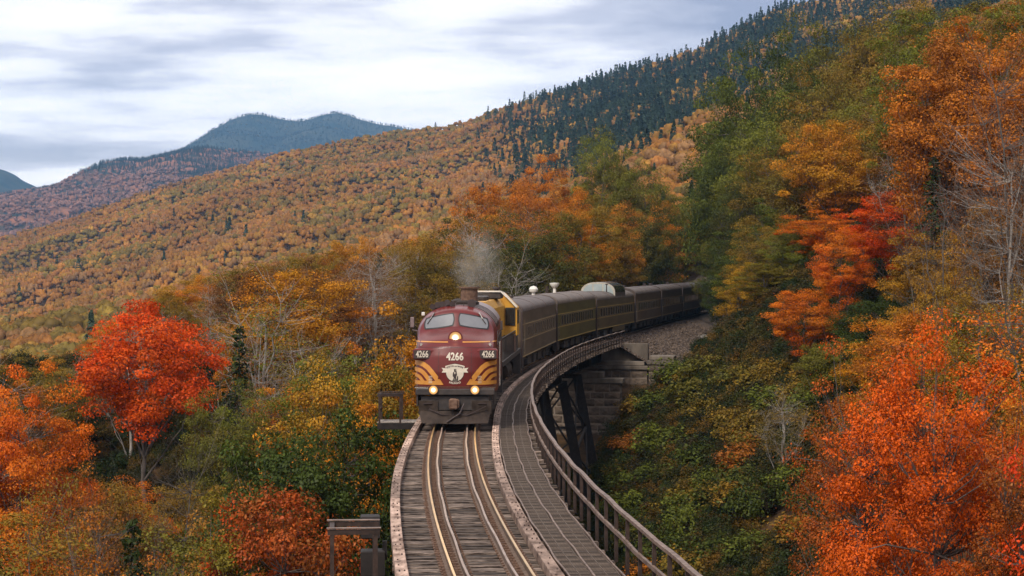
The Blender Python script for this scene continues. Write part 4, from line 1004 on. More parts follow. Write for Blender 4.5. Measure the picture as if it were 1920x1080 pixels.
ab.part('wing_cap', MB().box((6.0, 1.05, 4.10), (2.0, 2.5, .32), 0, .03), m_conc)
# ballast bed beyond the trestle
m_ballast = mat('ballast_gravel', (.042, .031, .025), (.17, .125, .098), scale=7, rough=1, bump=.05, detail=10, lo=.38, hi=.6, spec=.15)
def bed_h(y, d):
    top = -.21; e = max(abs(d) - 2.0, 0); z = top - e * .60; p = P(y, d, 0); return max(z, gz(p.x, p.y) + .05) if abs(d) < 9 else gz(p.x, p.y) - .1
offs = [-8, -6, -4.5, -3, -2, 0, 2, 3, 4, 5, 6, 7, 8, 9]; bys = list(np.arange(166.3, 345, 1.6)); V = []
for y in bys:
    for d in offs: p = P(y, d, 0); V.append((p.x, p.y, bed_h(y, d) - (.3 if abs(d) >= 8 else 0)))
no_ = len(offs); F = [(i * no_ + j, i * no_ + j + 1, (i + 1) * no_ + j + 1, (i + 1) * no_ + j) for i in range(len(bys) - 1) for j in range(no_ - 1)]
o = link('ballast', mesh_np('ballast', V, F, m_ballast, True)); tag(o, kind='structure')
stone_me = [make_r for make_r in (rough_block(.10, .09, .07, 900 + k).mesh('gravel', m_ballast) for k in range(4))]
qq = np.random.default_rng(44); gp_ = []
for _ in range(9000):
    y = 165.8 + 70 * qq.random() ** 1.4; d = qq.uniform(1.4, 9.2); p = P(y, d, 0); gp_.append((p.x, p.y, (bed_h(y, d) if y > 166.4 and d < 8.6 else gz(p.x, p.y)) + .02))
n_ = len(gp_); s_ = qq.uniform(.6, 2.2, (n_, 1)); o = scatter('gravel', gp_, np.repeat(s_, 3, 1), qq.uniform(0, 6, (n_, 3)), np.ones((n_, 3)) * .2, np.ones((n_, 3)) * .2, qq.integers(0, 4, n_), stone_me, 'loose gravel on the bank at the trestle end', 'gravel')
# ties on the ballast
mb = MB(); y = 167.0
while y < 300: mb.box(P(y, 0, -.27), (2.6, .23, .2), -head(y)); y += .52
o = link('buried_tie', mb.mesh('buried_tie', m_tie)); tag(o, 'timber ties half buried in the ballast under the train', 'ties', kind='stuff')
# boulders and a fallen branch
m_rock = mat('rock', (.08, .07, .06), (.24, .21, .18), scale=3, rough=.95, bump=.05, detail=8)
def boulder(seed, s):
    r_ = np.random.default_rng(seed); mb = MB(); n = 9; rows = []
    for k in range(5):
        ph = -math.pi / 2 + math.pi * (k + .5) / 5
        for i in range(n): a = 2 * math.pi * i / n + k * .3; q_ = s * r_.uniform(.75, 1.15); rows.append((q_ * math.cos(ph) * math.cos(a) * 1.3, q_ * math.cos(ph) * math.sin(a), q_ * math.sin(ph) * .7))
    F = [(k * n + i, k * n + (i + 1) % n, (k + 1) * n + (i + 1) % n, (k + 1) * n + i) for k in range(4) for i in range(n)] + [tuple(range(n - 1, -1, -1)), tuple(range(4 * n, 5 * n))]
    return mb.add(rows, F)
RK = [(1262, 694, 164, .55, 'broad flat boulder against the right side of the abutment'), (1276, 700, 163, .40, 'boulder just right of the flat one by the abutment'), (1290, 708, 161, .42, 'grey boulder lowest in the rubble by the abutment'),
      (1250, 716, 160, .3, 'small boulder below the abutment corner'), (1302, 690, 166, .35, 'pale boulder farthest right in the rubble by the abutment'), (1235, 722, 158, .26, 'small dark boulder under the abutment wall'),
      (1190, 716, 160, .28, 'small boulder between pier and abutment'), (1320, 605, 215, .5, 'pale boulder beside the ballast under the yellow birch')]
for px, py, D, s_, lb in RK:
    x = (px - 960) / FPX * D; o = link('boulder', boulder(int(px), s_ * 1.3).mesh('boulder', m_rock), None, (x, D, gz(x, D) + .1)); tag(o, lb, 'rock')
bx = (1270 - 960) / FPX * 172
o = link('fallen_branch', MB().cyl((0, 0, 0), (1.6, -1.2, -.5), .10, .07, 7).cyl((1.6, -1.2, -.5), (2.6, -3.2, -1.3), .07, .04, 7).cyl((1.6, -1.2, -.5), (1.2, -2.0, -.3), .05, .02, 6).mesh('fallen_branch', m_bark_pale), None, (bx, 172, gz(bx, 172) + .7)); tag(o, 'bleached fallen branch lying on the gravel bank right of the abutment', 'branch')
# ------------------------------------------------------------------ train
m_maroon = mat('maroon_paint', (.150, .017, .014), (.095, .012, .010), scale=1.1, rough=.36, detail=9, bump=.002, spec=.4, coat=.08, lo=.3, hi=.75)
m_gold = mat('gold_stripe_paint', (.62, .27, .045), (.52, .21, .035), scale=5, rough=.45)
m_yellow = mat('yellow_paint', (.60, .31, .03), (.46, .21, .025), scale=1.6, rough=.5, detail=8, lo=.4, hi=.75)
m_black = mat('locomotive_black', (.022, .017, .016), (.050, .036, .030), scale=4, rough=.6)
m_pilot = mat('dusty_pilot_grey', (.022, .015, .012), (.066, .047, .037), scale=2.2, rough=.75, detail=8, spec=.15)
m_roof = mat('locomotive_roof', (.17, .115, .11), (.26, .20, .19), scale=3, rough=.5, detail=8)  # grey-pink tone takes the roof sheet's sky reflection into the colour
m_glass = mat('cab_glass', (.17, .17, .175), (.21, .21, .215), scale=2, rough=.12, spec=.8)  # mid grey carries the reflected sky in the base colour
m_darkglass = mat('dark_window_glass', (.012, .013, .015), (.02, .022, .024), scale=2, rough=.10, spec=.8)
m_rubber = mat('rubber_seal', (.012, .011, .011), (.02, .018, .018), rough=.6)
m_white = mat('white_paint', (.72, .68, .60), (.62, .57, .50), scale=5, rough=.5)
m_cream = mat('emblem_cream', (.66, .58, .47), (.58, .50, .40), scale=5, rough=.5)
m_ink = mat('emblem_dark', (.035, .022, .02), (.05, .03, .028), rough=.6)
m_chrome = mat('bright_metal', (.6, .56, .5), (.5, .45, .4), rough=.25, metal=.9)
m_wheel = mat('wheel_steel', (.05, .04, .035), (.10, .08, .07), scale=6, rough=.6, metal=.3)
def lamp_mat(name, core, edge, s0, s1):
    m, n, l, b, out = new_mat(name); t = n.new('ShaderNodeTexCoord'); vl = n.new('ShaderNodeVectorMath'); vl.operation = 'LENGTH'
    mp = n.new('ShaderNodeMapping'); mp.inputs['Location'].default_value = (0, 0, 0); l.new(t.outputs['Object'], mp.inputs[0]); l.new(mp.outputs[0], vl.inputs[0])
    f = M(n, l, 'DIVIDE', vl.outputs['Value'], edge, clamp=True)
    rp = n.new('ShaderNodeValToRGB'); rp.color_ramp.elements[0].color = (1, .86, .52, 1); rp.color_ramp.elements[1].color = (1, .40, .055, 1); rp.color_ramp.elements[0].position = core; l.new(f, rp.inputs[0])  # orange lens rim stands in for the halo around each lamp
    em = n.new('ShaderNodeEmission'); l.new(rp.outputs[0], em.inputs[0])
    g2 = M(n, l, 'POWER', M(n, l, 'SUBTRACT', 1.0, f, clamp=True), 7.0); l.new(M(n, l, 'MULTIPLY_ADD', g2, s0, s1), em.inputs['Strength'])
    n.remove(b); l.new(em.outputs[0], out.inputs[0]); return m
def vehicle(name, y0, L, label, cat, group=None):
    """root at the front end (camera side), local +y towards the rear, chord of the curve"""
    y1 = y0 + L
    for _ in range(4):
        a, b = P(y0, 0, 0), P(y1, 0, 0); y1 += (L - (b - a).length)
    h = math.atan2(b.x - a.x, b.y - a.y)
    t = Thing(name, a, label, cat, group, -h); t.local = True; return t, y1
def section(w, zb, zs, zt, n=12, flat=.0):
    """half section points from bottom right up over to bottom left; straight sides, elliptical roof"""
    pts = [(w, zb), (w, lerp(zb, zs, .5)), (w, zs)]
    for i in range(1, n):
        a = math.pi / 2 * i / n; pts.append((w * math.cos(a) ** (1 - flat), zs + (zt - zs) * math.sin(a) ** (1 - flat * .3)))
    return pts + [(0, zt)] + [(-x, z) for x, z in reversed(pts)]
def extrude(sec, y0, y1, cap=True, closed=False):
    mb = MB(); n = len(sec)
    ys_ = [y0, y1]; mb.v = [(x, y, z) for y in ys_ for x, z in sec]
    mb.f = [(i, i + 1, n + i + 1, n + i) for i in range(n - 1)] + ([(n - 1, 0, n, 2 * n - 1)] if closed else [])
    if cap: mb.f += [tuple(range(n)), tuple(range(2 * n - 1, n - 1, -1))]
    return mb
def truck(t, yc, wb=2.6, m=None):
    f = MB()
    for sx in (-1, 1):
        f.box((sx * 1.02, yc, .58), (.14, wb + 1.1, .26), 0, .03); f.box((sx * 1.06, yc, .42), (.2, .9, .3))
        for k in (-.5, .5): f.box((sx * 1.08, yc + k * wb, .5), (.16, .36, .40), 0, .03); f.cyl((sx * 1.1, yc + k * wb * .45, .45), (sx * 1.1, yc + k * wb * .45, .75), .12, n=8)
    f.box((0, yc, .62), (2.0, .5, .3)); o = t.part('truck', f, m or m_black)
    for k in (-.5, .5):
        w = MB()
        for sx in (-1, 1): w.cyl((sx * .69, yc + k * wb, .46), (sx * .83, yc + k * wb, .46), .46, n=18)
        w.cyl((-.8, yc + k * wb, .46), (.8, yc + k * wb, .46), .08); link('wheelset', w.mesh('wheelset', m_wheel, True), o)

# -------- maroon cab unit
f7, yF = vehicle('cab_locomotive', 74.7, 15.4, 'maroon streamlined diesel locomotive with gold nose stripes and number 4266', 'locomotive')
W, ZB = 1.53, 1.18
SEC = section(W, ZB, 3.28, 4.42, 14, .12)
def fnose(x, z):
    u = min(abs(x) / W, 1.0); ze = z + .26 * u * u * float(smooth01((z - 2.3) / .9))
    y = float(np.interp(ze, [1.1, 1.5, 2.0, 2.6, 2.95, 3.2, 3.38, 3.50, 3.60, 4.20, 4.36, 4.46, 4.8], [.10, .03, 0, .05, .16, .40, .80, 1.20, 1.44, 1.80, 2.0, 2.25, 2.6]))
    q_ = 1 - (1 - u ** 2.7) ** (1 / 2.7); tcab = float(smooth01((ze - 3.3) / .25))
    return y + lerp(1.25 * q_, .50 * q_ + .16 * u, tcab)
YJ = 2.62
def ring_pts(secpts, rads):
    C = (0, 2.55); rows = []
    for r_ in rads:
        row = []
        for x, z in secpts:
            px_, pz = C[0] + (x - C[0]) * r_, C[1] + (z - C[1]) * r_
            y = fnose(px_, pz); k = float(smooth01((r_ - .93) / .07)); row.append((px_, max(y, lerp(y, YJ, k)), pz))
        rows.append(row)
    return rows
bot = [(W * (1 - 2 * i / 16), ZB) for i in range(1, 16)]
secc = []
for a, b in zip(SEC[:-1], SEC[1:]):
    nseg = max(1, int(math.hypot(a[0] - b[0], a[1] - b[1]) / .12)); secc += [(lerp(a[0], b[0], k / nseg), lerp(a[1], b[1], k / nseg)) for k in range(nseg)]
secc += [SEC[-1]] + [(-x, z) for x, z in bot]
rads = [0.02] + list(np.linspace(.06, .90, 26)) + [.92, .94, .955, .97, .98, .99, 1.0]
rows = ring_pts(secc, rads); ns = len(secc); mb = MB(); mb.v = [p for r_ in rows for p in r_]
for k in range(len(rows) - 1):
    for i in range(ns): j = (i + 1) % ns; mb.f.append((k * ns + i, (k + 1) * ns + i, (k + 1) * ns + j, k * ns + j))
mb.f.append(tuple(range(ns)))
f7.part('nose', mb, m_maroon, True)
f7.part('body', extrude(SEC, YJ, 15.3), m_maroon, True)
f7.part('roof_cover', extrude([(x * 1.004, z + .006) for x, z in SEC if z > 3.62], 3.3, 15.2, False), m_roof, True)
for yy_ in (3.3, 4.6, 5.9, 7.2, 8.5): f7.part('roof_seam', extrude([(x * 1.012, z + .022) for x, z in SEC if z > 3.45], yy_, yy_ + .05), m_pilot)
# side details on the right (windows, door, grilles)
f7.part('side_window', MB().box((W + .004, 3.05, 3.15), (.03, .8, .55), 0, .01), m_darkglass)
f7.part('cab_door', MB().box((W + .003, 4.15, 2.35), (.02, .62, 1.9)), m_maroon)
for k in range(4): f7.part('side_grille', MB().box((W + .004, 6.2 + k * 2.2, 3.0), (.03, 1.8, .4)), m_black)
for k in (-1, 1):
    for yy_ in (3.75, 4.55): f7.part('grab_iron', MB().bar((k * (W + .07), yy_, 1.3), (k * (W + .07), yy_, 3.0), .03), m_chrome)
def patch(c, n=10, off=.02, rnd=.45, m=None, name='pane', parent=None, t=f7):
    """surface patch following the nose; c = four (x,z) corners, bottom left first, anticlockwise"""
    mb = MB()
    for i in range(n + 1):
        for j in range(n + 1):
            s_, q_ = 2 * i / n - 1, 2 * j / n - 1; s2 = s_ * math.sqrt(1 - rnd * q_ * q_ / 2); q2_ = q_ * math.sqrt(1 - rnd * s_ * s_ / 2)
            a, b = (s2 + 1) / 2, (q2_ + 1) / 2
            x = (1 - a) * (1 - b) * c[0][0] + a * (1 - b) * c[1][0] + a * b * c[2][0] + (1 - a) * b * c[3][0]
            z = (1 - a) * (1 - b) * c[0][1] + a * (1 - b) * c[1][1] + a * b * c[2][1] + (1 - a) * b * c[3][1]
            mb.v.append((x, fnose(x, z) - off, z))
    mb.f = [(i * (n + 1) + j, (i + 1) * (n + 1) + j, (i + 1) * (n + 1) + j + 1, i * (n + 1) + j + 1) for i in range(n) for j in range(n)]
    return t.part(name, mb, m, True, parent)
for s_ in (-1, 1):
    cs = [(s_ * .11, 3.70), (s_ * 1.20, 3.55), (s_ * 1.16, 3.93), (s_ * .11, 4.15)]
    co = [(s_ * .07, 3.66), (s_ * 1.25, 3.50), (s_ * 1.21, 3.97), (s_ * .07, 4.19)]
    if s_ < 0: cs = [cs[1], cs[0], cs[3], cs[2]]; co = [co[1], co[0], co[3], co[2]]
    w_ = patch(co, 12, .012, .35, m_rubber, 'windshield'); patch(cs, 12, .022, .35, m_glass, 'pane', w_)
    a = (s_ * .86, fnose(s_ * .86, 4.10) - .05, 4.10); b = (s_ * 1.10, fnose(s_ * 1.1, 3.74) - .05, 3.74)
    f7.part('wiper', MB().bar(a, b, .025), m_ink); f7.part('wiper_arm', MB().bar((s_ * .84, fnose(s_ * .84, 4.16) - .06, 4.16), (s_ * .98, fnose(s_ * .98, 3.93) - .06, 3.93), .035), m_chrome)
# gold lines and arcs, laid on the nose as thin raised paint
def band(P0, P1, name, m, off=.008, n=40, k=4):
    """strip between two curves in (x,z)"""
    mb = MB()
    for i in range(n + 1):
        a, b = P0(i / n), P1(i / n)
        for j in range(k + 1):
            x, z = lerp(a[0], b[0], j / k), lerp(a[1], b[1], j / k); mb.v.append((x, fnose(x, z) - off, z))
    mb.f = [(i * (k + 1) + j, (i + 1) * (k + 1) + j, (i + 1) * (k + 1) + j + 1, i * (k + 1) + j + 1) for i in range(n) for j in range(k)]
    return f7.part(name, mb, m, True)
for s_ in (-1, 1):
    band(lambda t: (s_ * lerp(.27, 1.515, t), 3.09), lambda t: (s_ * lerp(.27, 1.515, t), 3.13), 'gold_line', m_gold, n=50)
    CX = [1.525, 1.30, 1.12, .95, .80, .66, .53, .42]; CZ = [2.44, 2.42, 2.36, 2.24, 2.07, 1.89, 1.71, 1.545]
    def curve(k, s_=s_):
        def g(t):
            x = np.interp(t, np.linspace(0, 1, 8), CX); z = np.interp(t, np.linspace(0, 1, 8), CZ)
            return (s_ * (1.525 + (x - 1.525) * k), 1.545 + (z - 1.545) * k)
        return g
    for k0, k1 in ((1.0, .80), (.70, .53), (.44, .30)): band(curve(k0), curve(k1), 'gold_arc', m_gold)
    band(lambda t: (s_ * lerp(1.525, .45, t), 1.535), lambda t: (s_ * lerp(1.525, .53, t), 1.68), 'gold_bar', m_gold, off=.010)
    for k in range(5): band(lambda t: (s_ * lerp(.84, .98, t), 1.60 + k * .06), lambda t: (s_ * lerp(.84, .98, t), 1.618 + k * .06), 'nose_louvre', m_cream, off=.016, n=4, k=1)
band(lambda t: (lerp(-1.5, 1.5, t), 1.44), lambda t: (lerp(-1.5, 1.5, t), 1.475), 'nose_trim', m_rust, off=.012, n=50, k=1)
# lettering
def text_mesh(s, size, m, bold=.0, font_w=1.0):
    cu = bpy.data.curves.new('text', 'FONT'); cu.body = s; cu.size = size; cu.align_x = 'CENTER'; cu.align_y = 'CENTER'; cu.offset = bold; cu.resolution_u = 4; cu.extrude = 0
    o = bpy.data.objects.new('text', cu); COL.objects.link(o); bpy.context.view_layer.update()
    me = bpy.data.meshes.new_from_object(o.evaluated_get(bpy.context.evaluated_depsgraph_get())); bpy.data.objects.remove(o)
    me.materials.clear(); me.materials.append(m)
    for v in me.vertices: v.co = (v.co.x * font_w, 0, v.co.y)
    me.update(); return me
def nose_text(s, size, cx, cz, m, bold=0, fw=1.0, name='lettering', arc=None, off=.016):
    me = text_mesh(s, size, m, bold, fw)
    for v in me.vertices:
        x, z = v.co.x, v.co.z
        if arc: a = x / arc; r_ = arc + z; x, z = r_ * math.sin(a), r_ * math.cos(a) - arc
        v.co = (cx + x, fnose(cx + x, cz + z) - off, cz + z)
    return link(name, me, f7.root)
nose_text('4266', .385, 0, 2.57, m_cream, .012, .82, 'number')
for s_ in (-1, 1):
    hb = MB().box((s_ * 1.17, .58, 2.655), (.80, .75, .42), 0, .07); o = f7.part('number_board', hb, m_maroon, True)
    face = link('board_face', MB().box((0, 0, 0), (.62, .02, .32), 0, .008).mesh('board_face', m_ink), o, (s_ * 1.22, .197, 2.655))
    tm = link('number', text_mesh('4266', .34, m_cream, .006, .68), o, (s_ * 1.22, .180, 2.655))
    f7.part('class_light', MB().lathe((s_ * 1.28, fnose(1.28, 3.0) - .06, 3.0), [(.0, 0), (.05, .0), (.055, .06), (.04, .12)], 10, 'y'), m_chrome)
# emblem: shield disc, arched banner, ribbon ends, standing figure
def disc(cx, cz, rx, rz, m, name, off, n=28, a0=0, a1=2 * math.pi):
    mb = MB(); mb.v = [(cx, fnose(cx, cz) - off, cz)] + [(cx + rx * math.cos(lerp(a0, a1, i / n)), fnose(cx + rx * math.cos(lerp(a0, a1, i / n)), cz + rz * math.sin(lerp(a0, a1, i / n))) - off, cz + rz * math.sin(lerp(a0, a1, i / n))) for i in range(n + 1)]
    mb.f = [(0, i + 1, i + 2) for i in range(n)]; return f7.part(name, mb, m)
disc(0, 1.99, .345, .345, m_ink, 'emblem_ring', .010); disc(0, 1.99, .322, .322, m_cream, 'emblem_disc', .014)
def poly(pts, m, name, off=.018):
    mb = MB(); mb.v = [(x, fnose(x, z) - off, z) for x, z in pts]; mb.f = [tuple(range(len(pts)))]; return f7.part(name, mb, m)
ba = [(-.36 + .72 * i / 14) for i in range(15)]
poly([(x, 2.30 - x * x * .55) for x in ba] + [(x * .92, 2.17 - x * x * .55) for x in reversed(ba)], m_cream, 'emblem_banner')
for s_ in (-1, 1): poly([(s_ * .26, 2.14), (s_ * .50, 2.17), (s_ * .43, 2.09), (s_ * .49, 1.99), (s_ * .30, 2.00)], m_cream, 'emblem_ribbon', .017)
nose_text('BOSTON and MAINE', .088, 0, 2.232, m_ink, .003, .80, 'lettering', arc=.75, off=.022)
nose_text('RAILROAD', .10, 0, 1.60, m_cream, .003, .9, 'lettering', arc=-.62, off=.018)
poly([(-.035, 2.02), (-.07, 2.0), (-.085, 1.86), (-.05, 1.83), (-.06, 1.72), (-.02, 1.72), (-.005, 1.80), (.015, 1.72), (.055, 1.72), (.045, 1.85), (.075, 1.93), (.06, 2.03), (.035, 2.06), (.03, 2.11), (.06, 2.125), (-.055, 2.125), (-.03, 2.11), (-.03, 2.06)], m_ink, 'emblem_figure', .021)
poly([(.075, 1.80), (.085, 1.80), (.06, 2.12), (.05, 2.12)], m_ink, 'emblem_figure', .021); poly([(-.10, 1.69), (.12, 1.69), (.10, 1.73), (-.08, 1.73)], m_ink, 'emblem_figure', .021)
poly([(.06, 1.72), (.12, 1.72), (.12, 1.86), (.09, 1.86)], m_ink, 'emblem_figure', .0205)
for zz in (1.98, 1.9): nose_text('1941' if False else '- -', .06, -.385, 2.075, m_ink, .002, .8, 'lettering', off=.021) if zz == 1.98 else None
for s_ in (-1, 1):
    band(lambda t: (s_ * .60, lerp(1.56, 2.86, t)), lambda t: (s_ * .612, lerp(1.56, 2.86, t)), 'nose_door_seam', m_ink, off=.006, n=14, k=1)
    for zz in (1.75, 2.25, 2.72): patch([(s_ * .60 - .03, zz), (s_ * .60 + .03, zz), (s_ * .60 + .03, zz + .07), (s_ * .60 - .03, zz + .07)], 2, .02, .2, m_maroon, 'door_hinge')
band(lambda t: (lerp(-1.52, 1.52, t), 2.905), lambda t: (lerp(-1.52, 1.52, t), 2.915), 'panel_seam', m_ink, off=.005, n=50, k=1)
# headlight and ditch lights
lm = lamp_mat('headlight_glow', .2, .25, 90, .75); lm2 = lamp_mat('ditch_light_glow', .2, .165, 90, .95)
yh_ = fnose(0, 3.26)
o = f7.part('headlight', MB().lathe((0, yh_ - .08, 3.26), [(.27, .50), (.27, .02), (.25, 0), (.22, .0), (.215, .03)], 24, 'y'), m_maroon, True)
link('lamp_lens', MB().lathe((0, 0, 0), [(.235, .0), (.15, -.03), (.0, -.04)], 24, 'y').mesh('lamp_lens', lm, True), o, (0, yh_ - .062, 3.26))
for s_, e_ in ((-.79, 0), (.74, 1)):
    o = f7.part('ditch_light', MB().lathe((s_, -.16, 1.36), [(.18, .16), (.18, .0), (.16, .0), (.16, .02)], 18, 'y'), m_black, True)
    link('lamp_lens', MB().lathe((0, 0, 0), [(.158, 0), (.08, -.02), (.0, -.03)], 18, 'y').mesh('lamp_lens', lm2, True), o, (s_, -.148, 1.36))
for nm_, lx, lz, en in (('headlight_beam', 0, 3.26, 260), ('ditch_light_beam', -.79, 1.36, 70), ('ditch_light_beam', .74, 1.36, 90)):
    sp_ = bpy.data.lights.new(nm_, 'SPOT'); sp_.energy = en; sp_.color = (1, .68, .34); sp_.spot_size = R(120); sp_.spot_blend = 1; sp_.shadow_soft_size = .1
    so = bpy.data.objects.new(nm_, sp_); COL.objects.link(so); so.parent = f7.root; so.location = (lx, -.12 if lz < 2 else yh_ - .25, lz); so.rotation_euler = (R(80), 0, R(180))
# under the nose: apron, pilot, coupler, hoses
f7.part('anticlimber', MB().box((0, .30, 1.28), (2.9, .8, .24), 0, .03), m_black)
for s_ in (-1, 1):
    f7.part('front_handrail', MB().bar((s_ * .98, .05, 1.42), (s_ * 1.5, .35, 1.42), .03), m_chrome)
    f7.part('pilot_step', MB().box((s_ * .98, .02, .70), (.72, .08, .52), 0, .02), m_pilot); f7.part('grab_iron', MB().bar((s_ * .84, -.06, .86), (s_ * 1.16, -.06, .86), .03), m_ink)
    f7.part('side_skirt', MB().box((s_ * 1.42, 3.2, .95), (.06, 5.4, .46)), m_black)
f7.part('pilot', MB().add([(-1.32, .0, .58), (1.32, .0, .58), (1.22, -.22, .14), (-1.22, -.22, .14), (-1.32, .5, .58), (1.32, .5, .58), (1.22, .5, .14), (-1.22, .5, .14), (0, -.30, .58), (0, -.46, .13)],
    [(0, 8, 9, 3), (8, 1, 2, 9), (4, 7, 6, 5), (0, 4, 5, 1, 8), (3, 9, 2, 6, 7), (0, 3, 7, 4), (1, 5, 6, 2)]), m_pilot)
f7.part('buffer_plate', MB().box((0, .25, .86), (2.5, .4, .5)), m_black)
f7.part('coupler', MB().box((0, -.25, .86), (.34, .5, .34), 0, .05).box((-.05, -.48, .86), (.30, .2, .42), 0, .06), m_rust)
f7.part('uncoupling_lever', MB().bar((-.95, -.14, .66), (-.45, -.30, .46), .03).bar((-.45, -.30, .46), (.45, -.30, .44), .03).bar((.45, -.30, .44), (1.15, -.14, .76), .03), m_ink)
f7.part('brake_hose', MB().cyl((.34, -.2, .85), (.18, -.42, .50), .035, n=8).cyl((.18, -.42, .50), (-.28, -.44, .20), .03, n=8), m_ink)
truck(f7, 2.9, 2.74); truck(f7, 12.0, 2.74)
f7.part('fuel_tank', MB().box((0, 7.5, .75), (2.3, 3.6, .8), 0, .1), m_black)
# roof equipment
hn = MB()
for k in range(5): x = -.95 + k * .19; hn.cyl((x, 2.7 - .05 * k, 4.37 + .05 * k - (.10 if k == 4 else 0) + .02 * (k % 2)), (x, 3.3, 4.42 + .03 * k), .115, .03, 12)
hn.cyl((-.9, 3.2, 4.3), (-.1, 3.2, 4.48), .03); f7.part('horn', hn, m_ink, True)
f7.part('horn', MB().cyl((.55, 2.6, 4.50), (.55, 3.3, 4.5), .16, .05, 14).cyl((.55, 3.1, 4.2), (.55, 3.1, 4.5), .04), m_ink, True)
f7.part('roof_hatch', MB().lathe((.30, 5.6, 4.40), [(.46, 0), (.46, .10), (.36, .16), (.30, .17)], 20), m_pilot, True)
f7.part('exhaust_stack', MB().lathe((.34, 6.6, 4.40), [(.34, 0), (.34, .62), (.42, .64), (.42, .70)], 18), m_rust, True)
for k in range(4): f7.part('roof_fan', MB().lathe((0, 9.2 + k * 1.25, 4.36), [(.5, 0), (.5, .14), (.42, .18)], 18), m_pilot, True)
for k in (-.25, .25): f7.part('lift_ring', MB().bar((k, 2.35, 4.40), (k, 2.35, 4.50), .03), m_ink)
f7.part('mirror', MB().box((-1.72, 2.55, 3.78), (.14, .05, .40), 0, .02).bar((-1.72, 2.58, 3.5), (-1.5, 2.62, 3.45), .03), m_roof); f7.part('mirror', MB().box((1.68, 2.55, 3.66), (.10, .05, .36), 0, .02).bar((1.68, 2.58, 3.5), (1.5, 2.62, 3.45), .03), m_ink)
f7.part('marker_light', MB().box((-1.30, 2.55, 4.10), (.12, .1, .14), 0, .02), m_white)

# -------- yellow hood unit, long hood first
gp, yG = vehicle('hood_locomotive', yF + 1.1, 17.2, 'yellow hood unit diesel coupled behind the maroon locomotive, cab at its rear', 'locomotive')
hs = [(.88, 1.62), (.88, 3.95), (.66, 4.32), (-.66, 4.32), (-.88, 3.95), (-.88, 1.62)]
gp.part('long_hood', extrude(hs, 1.3, 12.9, closed=True), m_yellow)
gp.part('walkway', MB().box((0, 8.6, 1.5), (3.05, 16.6, .22)), m_black)
cabs = [(1.52, 2.40), (1.52, 3.82), (.82, 4.56), (-.82, 4.56), (-1.52, 3.82), (-1.52, 2.40)]
gp.part('cab', extrude(cabs, 12.9, 15.2, closed=True), m_yellow)
gp.part('cab_base', MB().box((0, 14.05, 2.0), (2.9, 2.2, .78)), m_black); gp.part('hood_sill', MB().box((0, 7.1, 2.0), (1.80, 11.5, .86)), m_black)
rimm = MB()
for a, b in ((cabs[1], cabs[2]), (cabs[2], cabs[3]), (cabs[3], cabs[4])): rimm.bar((a[0], 12.84, a[1] + .05), (b[0], 12.84, b[1] + .05), .12, .10)
gp.part('cab_roof_edge', rimm, m_white)
for s_ in (-1, 1):
    o = gp.part('cab_window', MB().box((s_ * 1.18, 12.86, 3.38), (.50, .06, .92), 0, .02), m_rubber); link('pane', MB().box((s_ * 1.18, 12.84, 3.38), (.40, .06, .80), 0, .02).mesh('pane', m_darkglass), o)
    gp.part('side_window', MB().box((s_ * 1.525, 14.0, 3.35), (.03, 1.4, .7)), m_darkglass)
    rl = MB().bar((s_ * 1.45, .6, 2.66), (s_ * 1.45, 12.6, 2.66), .045)
    for k in range(14): rl.bar((s_ * 1.45, .6 + k * .92, 1.6), (s_ * 1.45, .6 + k * .92, 2.66), .04)
    gp.part('walkway_railing', rl, m_black)
    for k in range(6): gp.part('hood_door', MB().box((s_ * .885, 2.6 + k * 1.6, 2.8), (.02, 1.4, 1.9)), m_yellow)
rd = MB(); rd.box((.1, 9.4, 4.52), (1.7, 2.4, .34), 0, .04); gp.part('radiator_housing', rd, m_black)
gp.part('housing_rim', MB().bar((-.78, 8.15, 4.72), (.98, 8.15, 4.72), .07).bar((.98, 8.15, 4.72), (1.25, 8.15, 4.45), .07).bar((-.78, 8.15, 4.72), (-.78, 10.6, 4.72), .07), m_white)
for k in range(2): gp.part('roof_fan', MB().lathe((0, 4.0 + k * 1.6, 4.3), [(.55, 0), (.55, .2), (.48, .24)], 18), m_black, True)
gp.part('exhaust_stack', MB().cyl((0, 6.9, 4.3), (0, 6.9, 4.62), .2), m_black)
gp.part('short_hood', extrude([(.85, 1.62), (.85, 3.7), (.6, 3.95), (-.6, 3.95), (-.85, 3.7), (-.85, 1.62)], 15.2, 16.6, closed=True), m_yellow)
gp.part('fuel_tank', MB().cyl((1.0, 6.6, .86), (1.0, 10.2, .86), .42, n=16).box((0, 8.4, .86), (2.0, 3.5, .8)), m_pilot, True)
for s_ in (-1, 1): gp.part('steps', MB().box((s_ * 1.3, .35, .9), (.4, .5, 1.3)).box((s_ * 1.3, 16.9, .9), (.4, .5, 1.3)), m_black)
gp.part('battery_box', MB().box((1.3, 12.0, 2.05), (.36, 1.5, .9), 0, .03), m_rust)
truck(gp, 3.6, 2.74); truck(gp, 13.2, 2.74)

